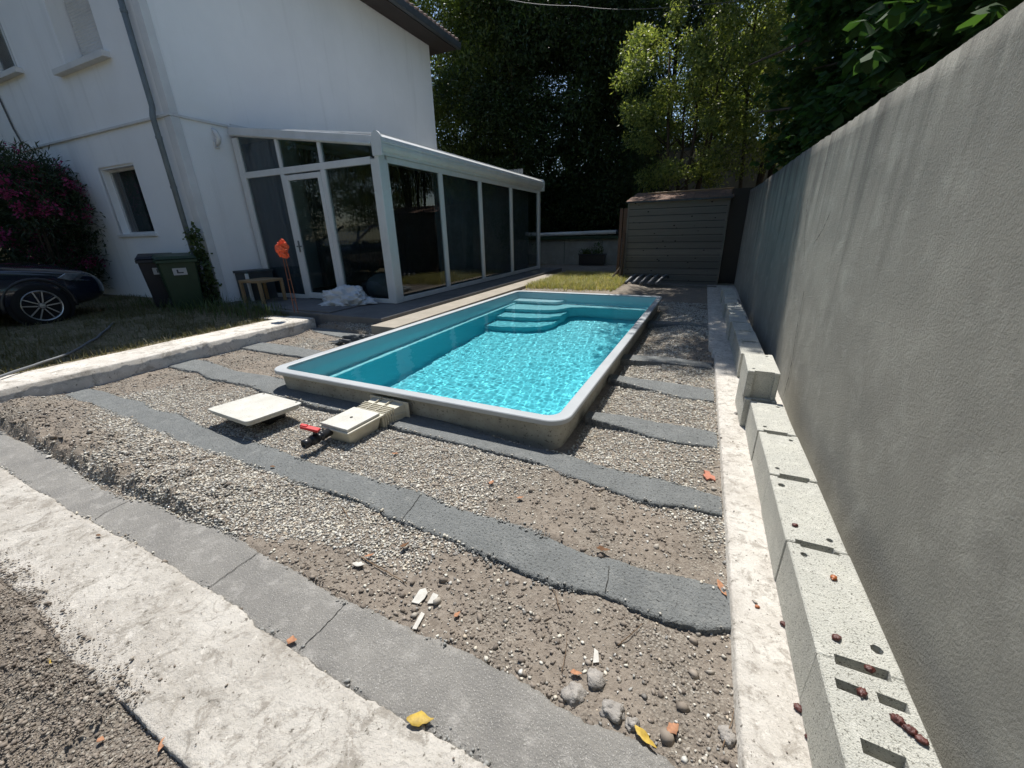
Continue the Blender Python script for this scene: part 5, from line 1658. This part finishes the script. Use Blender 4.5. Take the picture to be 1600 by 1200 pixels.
# ------------------------------------------------------------------ car
MAT['paint'] = M('dark_blue_car_paint', (.010, .014, .028), (.008, .012, .024), 2, .18, spec=.6)
MAT['paint'].node_tree.nodes['Principled BSDF'].inputs['Coat Weight'].default_value = .8
MAT['tyre'] = M('tyre_rubber', (.012, .012, .012), rough=.85)
MAT['alloy'] = M('polished_alloy', (.5, .51, .52), (.42, .43, .44), 6, .3, metal=.8)
MAT['lampglass'] = M('headlamp_lens', (.16, .18, .20), (.07, .08, .09), 14, .1, spec=.8)
car = empty('parked_car', (-10.60, 2.00, .125), R(0), 'dark blue car parked facing the house at the left edge', 'car')
# local: +y forward, +x towards the viewer; half width .92
st = [(-3.9, .45, .75, .80, .74), (-3.8, .30, .95, 1.0, .82), (-3.3, .22, 1.02, 1.06, .90), (-2.2, .20, 1.03, 1.05, .93), (-1.2, .20, 1.02, 1.04, .94), (-.3, .20, 1.0, 1.03, .94), (.35, .21, .97, 1.02, .935),
      (.85, .22, .90, .985, .92), (1.25, .24, .84, .93, .885), (1.52, .27, .78, .85, .80), (1.66, .33, .66, .72, .66), (1.70, .42, .56, .60, .55)]
v = []; f = []
for y, zb, zsh, zt, w_ in st:
    ring = [(w_ * .80, zb), (w_ * .97, zb + .10), (w_, (zb + zsh) / 2), (w_ * .985, zsh - .06), (w_ * .93, zsh), (w_ * .55, zt), (0, zt + .02)]
    ring = ring + [(-x, z) for x, z in ring[-2::-1]]
    v += [(x, y, z) for x, z in ring]
n = 13
for i in range(len(st) - 1):
    for k in range(n):
        a = i * n + k; b_ = i * n + (k + 1) % n
        f.append((a, b_, b_ + n, a + n))
f.append(tuple(range(n))); f.append(tuple((len(st) - 1) * n + k for k in range(n))[::-1])
bo = mk('body', v, f, MAT['paint'], car, True)
sd = bo.modifiers.new('s', 'SUBSURF'); sd.levels = 2; sd.render_levels = 2
gh = [(-3.6, 1.0, 1.05, .78), (-3.1, 1.0, 1.48, .66), (-2.2, 1.0, 1.60, .66), (-1.2, 1.0, 1.60, .66), (-.5, 1.0, 1.42, .68), (.25, .98, 1.03, .74)]
v = []; f = []
for y, z0, z1, w_ in gh: v += [(w_ + .12, y, z0), (w_, y, z1 - .04), (w_ * .8, y, z1), (-w_ * .8, y, z1), (-w_, y, z1 - .04), (-w_ - .12, y, z0)]
for i in range(len(gh) - 1):
    for k in range(5): f.append((i * 6 + k, i * 6 + k + 1, i * 6 + k + 7, i * 6 + k + 6))
mk('cabin_glass', v, f, MAT['clear_glass'], car, False)
MB().add([(-.53, -3.1, 1.49), (.53, -3.1, 1.49), (.53, -1.0, 1.61), (-.53, -1.0, 1.61), (-.53, -2.1, 1.63), (.53, -2.1, 1.63)], [(0, 1, 5, 4), (4, 5, 2, 3)]).build('roof_panel', MAT['paint'], car)
for s in (-1, 1):
    for (ya, za, yb, zb) in ((.25, 1.0, -1.0, 1.6), (-1.7, 1.0, -1.75, 1.6), (-3.6, 1.0, -3.0, 1.5)):
        MB().beam((s * .87, ya, za), (s * .66, yb, zb), .05, .06).build('pillar', MAT['paint'], car)


def wheel(x, y, s):
    wv = empty('wheel', (x, y, .335)); wv.parent = car
    MB().lathe([(.235, -.10), (.30, -.11), (.335, -.08), (.338, 0), (.335, .08), (.30, .105), (.240, .10)], 40, axis='X').build('tyre', MAT['tyre'], wv, True)
    rm = MB().lathe([(.243, .098), (.236, .104), (.226, .100), (.222, .06), (.222, -.05)], 40, axis='X')
    for k in range(5):
        a = k * 2 * math.pi / 5 + .3
        for da, do in ((-.10, -.022), (.10, .022)):
            c = Vector((0, math.cos(a), math.sin(a))); pp = Vector((0, -math.sin(a), math.cos(a)))
            p = c * .045 + pp * do * .9; q = c * .228 + pp * do * 2.5
            rm.beam((.085, p.y, p.z), (.092, q.y, q.z), .016, .014, up=(1, 0, 0))
    rm.lathe([(.0, .10), (.035, .098), (.045, .08)], 16, axis='X')
    rm.build('rim', MAT['alloy'], wv, rot=None)
    MB().lathe([(0, .0), (.15, .0), (.15, .01), (0, .01)], 24, axis='X').build('brake_disc', MAT['dark_metal'], wv)
    if s < 0: wv.rotation_euler = (0, 0, math.pi)


for x, s in ((.84, 1), (-.84, -1)):
    wheel(x, .72, s); wheel(x, -2.35, s)
for y in (.72, -2.35):
    for s in (1, -1):
        P = []
        a = MB()
        for k in range(19):
            t = R(-8 + 196 * k / 18)
            P.append((s * .90, y + .415 * math.cos(t), .335 + .415 * math.sin(t)))
        a.tube(P, .030, 8)
        a.build('arch_trim', MAT['black_pl'], car, True)
        MB().lathe([(0, 0), (.40, 0), (.40, .012), (0, .012)], 32, axis='X').build('arch_well', MAT['tyre'], car, loc=(s * .885 - (.012 if s < 0 else 0), y, .36))
for s in (-1, 1):
    b = MB().add([(s * .918, 1.02, .735), (s * .900, 1.14, .795), (s * .825, 1.36, .785), (s * .66, 1.56, .73), (s * .67, 1.58, .66), (s * .835, 1.42, .655), (s * .905, 1.18, .685)], [tuple(range(7))])
    h = b.build('headlight', MAT['lampglass'], car); sdm = h.modifiers.new('s', 'SOLIDIFY'); sdm.thickness = .03; sdm.offset = 0
    MB().tube([(s * .922, 1.03, .738), (s * .905, 1.14, .798), (s * .83, 1.36, .79)], .006, 6).build('light_bar', MAT['alloy'], h)
    mr = MB().box((-.06, -.05, -.06), (.12 * 1, .05, .06)).build('mirror', MAT['paint'], car, bevel=.03, seg=3, loc=(s * .98, -.15, 1.06))
MB().box((-.42, 1.66, .40), (.42, 1.71, .66)).build('grille', MAT['black_pl'], car, bevel=.02)
for s in (-1, 1):
    MB().tube([(s * .935, -.05, .3), (s * .938, -.05, .93)], .003, 5).build('door_seam', MAT['black_pl'], car)
# hose lying on the grass
hz = [G(-40, 604, .16), G(0, 590, .165), G(60, 570, .165), G(110, 553, .17), G(150, 530, .175), G(172, 512, .18), G(178, 503, .18)]
cv = []
for i in range(len(hz) - 1):
    for k in range(6): cv.append(hz[i].lerp(hz[i + 1], k / 6) + Vector((0, .01 * math.sin(i * 2 + k), .01)))
o = MB().tube(cv, .014, 8).build('garden_hose', MAT['hosegrey'], None, True); tag(o, 'grey garden hose lying on the worn grass left of the curb', 'hose')

# ------------------------------------------------------------------ small things lying about
def stone(px, py, r, label, seed, z=None, m='stone', flat=.6):
    p = GG(px, py) if z is None else G(px, py, z); z = p.z; v = []; f = []
    for i in range(13):
        for j in range(20):
            th = math.pi * i / 12; a = 2 * math.pi * j / 20
            d = Vector((math.sin(th) * math.cos(a), math.sin(th) * math.sin(a), math.cos(th)))
            k = 1 + .45 * mnoise.fractal(d * 1.3 + Vector((seed * 3.1, 0, 0)), .9, 2, 4) - .25 * abs(mnoise.noise(d * 2.2 + Vector((0, seed, 5))))
            v.append((d.x * r * k, d.y * r * k * .85, d.z * r * k * flat))
    for i in range(12):
        for j in range(20): f.append((i * 20 + j, i * 20 + (j + 1) % 20, (i + 1) * 20 + (j + 1) % 20, (i + 1) * 20 + j))
    o = mk('stone', v, f, MAT[m], None, True, loc=(p.x, p.y, z + r * .12), rot=(0, 0, seed))
    tag(o, label, 'stone', 'larger stones on the bare earth')


for a in ((897, 1086, .042, 'dark grey stone left of the twin pale one near the picture bottom', 1), (930, 1062, .036, 'pale grey stone just behind the dark one near the bottom', 2),
          (957, 1113, .040, 'round grey stone right of the dark one near the bottom', 3), (987, 1132, .024, 'small lumpy stone right of the round one at the bottom', 4),
          (1135, 1150, .028, 'stone at the foot of the white footing near the bottom', 5), (118, 1128, .012, 'small pebble in the dirt at the bottom left', 6),
          (712, 866, .014, 'flat pale stone just below the long mortar strip', 7), (440, 846, .02, 'dark clod beside the foreground strip', 8),
          (548, 700, .016, 'brownish stone in the gravel right of the valve', 9), (1190, 615, .0, '', 0)):
    if a[2]: stone(a[0], a[1], a[2], a[3], a[4])
o = None
p = G(1151, 615, .0)
stone(1151, 647, .02, 'grey lump lying on the white footing before the raised block', 11, 0.0)


def leaf(px, py, z, L, rz, m, label, curl=.3, w=.45, name='fallen_leaf', cat='leaf', grp_='fallen leaves'):
    on = z in (-.045, -.033)
    p = G(px, py, z) if on else GG(px, py)
    if not on: z = p.z + .006
    v = []; f = []
    n = 8
    for i in range(n + 1):
        t = i / n; ww = w * L * .5 * math.sin(math.pi * min(.97, max(.02, t)) ** .8) + .0008
        ww *= random.uniform(.85, 1.1)
        zz = curl * L * (t - .5) ** 2 + .003 + random.uniform(0, .06) * L
        cup = curl * ww * .8
        v += [(t * L - L / 2, -ww * random.uniform(.7, 1.1), zz + cup * random.uniform(.6, 1.8)), (t * L - L / 2, 0, zz), (t * L - L / 2, ww * random.uniform(.7, 1.1), zz + cup * random.uniform(.2, 1.2))]
    for i in range(n):
        for k in (0, 1): f.append((3 * i + k, 3 * i + k + 1, 3 * i + k + 4, 3 * i + k + 3))
    o = mk(name, v, f, MAT[m], None, True, loc=(p.x, p.y, z + .004), rot=(random.uniform(-.15, .15), random.uniform(-.1, .1), rz))
    s = o.modifiers.new('t', 'SOLIDIFY'); s.thickness = .0008
    tag(o, label, cat, grp_)
    return o


leaf(657, 1128, -.045, .085, .45, 'yelleaf', 'yellow leaf on the foreground strip at the slab edge', .35, .5)
leaf(457, 1003, -.045, .040, .4, 'dryleaf', 'round orange leaf at the edge of the pale slab', .2, .9)
leaf(1127, 926, -.02, .085, -1.2, 'dryleaf', 'curled orange leaf leaning against the white footing', .7, .35)
leaf(942, 864, -.025, .065, .2, 'brownleaf', 'dark brown curled leaf on the upper edge of the long strip', .8, .5)
leaf(1007, 1160, -.03, .075, -.5, 'yelleaf', 'folded yellow leaf near the picture bottom, right of the stones', .6, .4)
leaf(1051, 1143, -.03, .045, .9, 'dryleaf', 'small orange leaf on the earth near the bottom right', .3, .8)
leaf(900, 1056, -.01, .040, .2, 'dryleaf', 'orange leaf lying on the dark grey stone', .3, .6)
leaf(715, 964, -.03, .03, 1.2, 'dryleaf', 'tiny orange leaf below the torn white scrap', .3, .7)
leaf(618, 712, -.02, .05, .3, 'dryleaf', 'orange leaf on the gravel right of the skimmer', .4, .6)
leaf(768, 757, -.02, .04, 1.3, 'dryleaf', 'pale orange leaf on the gravel below the pool corner', .3, .7)
leaf(813, 781, -.02, .04, .5, 'dryleaf', 'orange leaf beside the upper edge of the long strip', .3, .6)
leaf(562, 886, -.03, .06, .3, 'paper', 'pale green grey leaf by the thin twig', .5, .45)
leaf(578, 872, -.03, .045, .9, 'dryleaf', 'small rust leaf above the pale grey leaf', .5, .4)
leaf(78, 716, -.02, .05, .3, 'paper', 'cream dry leaf by the soil bank at the left', .3, .5)
leaf(634, 857, -.02, .05, 1.2, 'brownleaf', 'brown leaf standing in the gravel below the long strip', 1.0, .6)
leaf(427, 732, -.02, .035, .2, 'brownleaf', 'dark leaf at the lower edge of the long strip, left', .5, .6)
leaf(255, 1168, -.05, .04, -.9, 'dryleaf', 'brown orange leaf in the dirt by the slab edge at the bottom left', .3, .4)
leaf(160, 1160, -.05, .022, .4, 'dryleaf', 'small tan leaf in the dirt at the bottom left', .3, .7)
leaf(155, 838, -.033, .03, .2, 'brownleaf', 'small red brown leaf on the pale slab near its top edge', .2, .5)
leaf(80, 1037, -.045, .05, -.1, 'yelleaf', 'thin straw leaf on the dirt left of the slab', .3, .15)


def scrap(name, px, py, z, pts, m, label, cat, rz=0, t=.004):
    p = GG(px, py); z = p.z + .006
    o = MB().prism(pts, 0, t).build(name, MAT[m], None, bevel=.001, loc=(p.x, p.y, z), rot=(random.uniform(-.1, .1), random.uniform(-.1, .1), rz))
    tag(o, label, cat)
    return o


scrap('plaster_scrap', 657, 935, -.03, [(-.02, -.035), (.015, -.03), (.022, .0), (.018, .03), (-.005, .045), (-.025, .03)], 'paper', 'torn white scrap on the earth below the long strip', 'scrap')
scrap('plaster_scrap', 676, 938, -.03, [(-.02, -.02), (.01, -.022), (.025, .015), (.0, .03)], 'paper', 'smaller white scrap touching the torn one', 'scrap', .5)
scrap('plaster_scrap', 654, 972, -.03, [(-.008, -.04), (.01, -.038), (.012, .035), (-.006, .04)], 'paper', 'narrow pale scrap at the edge of the foreground strip', 'scrap', .2)
scrap('plaster_scrap', 930, 1028, -.03, [(-.01, -.025), (.012, -.02), (.012, .02), (-.002, .03)], 'paper', 'white chip on the earth above the stones', 'scrap', .3)
scrap('clay_shard', 1108, 746, -.03, [(-.035, -.045), (-.01, -.03), (.015, -.05), (.03, -.005), (.012, .01), (.018, .045), (-.012, .055), (-.018, .02), (-.04, .005)], 'brick_red', 'orange clay shard on the soil beside the white footing', 'shard', .4, .010)
tp = G(687, 486, .10)
o = MB().box((-.10, -.12, 0), (.10, .12, .015)).build('white_tile', MAT['trim'], None, bevel=.003, loc=(-3.93, 5.75, .06), rot=(.12, .25, .3)); tag(o, 'small white tile lying between the terrace edge and the pool', 'tile')
# black cloth and pipe loop left of the pool
P = G(600, 521, .0)
o = heap('black_cloth', (-4.22, 4.10, -.02), .42, .10, .10, MAT['dark_metal'], 8.1, rough=.4, rot=R(20)); tag(o, 'dark cloth lying against the pool left edge', 'cloth')
cv = [(-4.02 + .13 * math.cos(a), 4.95 + .22 * math.sin(a), .02 + .06 * math.sin(a * .5)) for a in np.linspace(0, 4.6, 24)]
o = MB().tube(cv, .016, 8).build('pipe_loop', MAT['cream'], None, True); tag(o, 'pale pipe bent in a loop between terrace and pool', 'pipe')
cv = [(-4.3 + .5 * t, 4.55 + .9 * t, -.01 + .05 * math.sin(t * 3.1)) for t in np.linspace(0, 1, 16)]
o = MB().tube(cv, .012, 8).build('black_pipe', MAT['black_pl'], None, True); tag(o, 'thin black pipe along the pool left edge', 'pipe')


def twig(pts, r, label, z=-.025):
    P = [GG(x, y) + Vector((0, 0, random.uniform(.006, .014))) for x, y in pts]
    cv = []
    for i in range(len(P) - 1):
        for k in range(5): cv.append(P[i].lerp(P[i + 1], k / 5) + Vector((random.uniform(-.002, .002), random.uniform(-.002, .002), 0)))
    cv.append(P[-1])
    o = MB().tube(cv, [r * (1 - .6 * i / len(cv)) for i in range(len(cv))], 6).build('twig', MAT['twig'], None, True)
    tag(o, label, 'twig', 'twigs on the ground')


twig([(565, 873), (600, 893), (636, 915)], .0035, 'thin brown twig below the long strip, left of the white scrap')
twig([(535, 796), (545, 810), (555, 823)], .003, 'short twig on the gravel below the long strip')
twig([(878, 1054), (884, 1020), (886, 990)], .0015, 'thin upright straw above the stones')
twig([(966, 1010), (985, 996), (1005, 975)], .0022, 'bent pale root below the right end of the long strip')
twig([(1128, 1170), (1140, 1140), (1146, 1110)], .002, 'reddish twig beside the white footing at the bottom')
twig([(875, 958), (868, 930), (860, 918)], .002, 'dry stalk with straw below the middle of the long strip')


def fruit(px, py, z, label, m='fruit', L=.017, seed=0, rz=0):
    p = G(px, py, z); v = []; f = []
    for i in range(13):
        for j in range(18):
            th = math.pi * i / 12; a = 2 * math.pi * j / 18
            d = Vector((math.sin(th) * math.cos(a), math.sin(th) * math.sin(a), math.cos(th)))
            k = 1 + .35 * mnoise.fractal(d * 2.4 + Vector((seed * 2.3, 1, 0)), .8, 2, 3) - .25 * abs(mnoise.noise(d * 3 + Vector((0, seed, 2))))
            L_ = L * .96; v.append((d.z * L_ * k, d.x * L_ * .80 * k, d.y * L_ * .6 * k))
    for i in range(12):
        for j in range(18): f.append((i * 18 + j, i * 18 + (j + 1) % 18, (i + 1) * 18 + (j + 1) % 18, (i + 1) * 18 + j))
    o = mk('dried_fruit', v, f, MAT[m], None, True, loc=(p.x, p.y, z + L * .40), rot=(random.uniform(-.3, .3), 0, rz))
    tag(o, label, 'dried fruit', 'dried fruits fallen on the blocks and footing')


FR = [(1302, 904, .22, 'orange dried fruit on the second block from the near end', 'fruit_or', .013, 1.1), (1306, 998, .22, 'split red dried fruit near the end of the second block', 'fruit', .014, .6),
      (1358, 1047, .22, 'brown dried fruit at the joint of the two nearest blocks', 'fruit', .014, .2), (1346, 1084, .22, 'round brown dried fruit between the two slots of the nearest block', 'fruit', .015, 1),
      (1402, 1127, .22, 'upper of the three brown fruits in a row on the nearest block', 'fruit', .015, -.6), (1421, 1143, .22, 'middle of the three brown fruits in a row on the nearest block', 'fruit', .015, -.4),
      (1439, 1158, .22, 'lower of the three brown fruits in a row on the nearest block', 'fruit', .014, -.5), (1242, 822, .22, 'grey brown fruit on the third block from the near end', 'fruit', .012, .2),
      (1225, 977, .0, 'brown dried fruit on the footing beside the second block', 'fruit', .015, -.2), (1247, 1108, .0, 'brown dried fruit on the footing beside the nearest block', 'fruit', .015, -.8),
      (1268, 1158, .0, 'dark red fruit with green stalk at the foot of the nearest block', 'fruit', .019, -.9), (1183, 949, .0, 'flat tan blossom remains on the footing', 'fruit_or', .009, .3)]
for i, (x, y, z, lab, m_, L, rz) in enumerate(FR): fruit(x, y, z, lab, m_, L, i, rz)
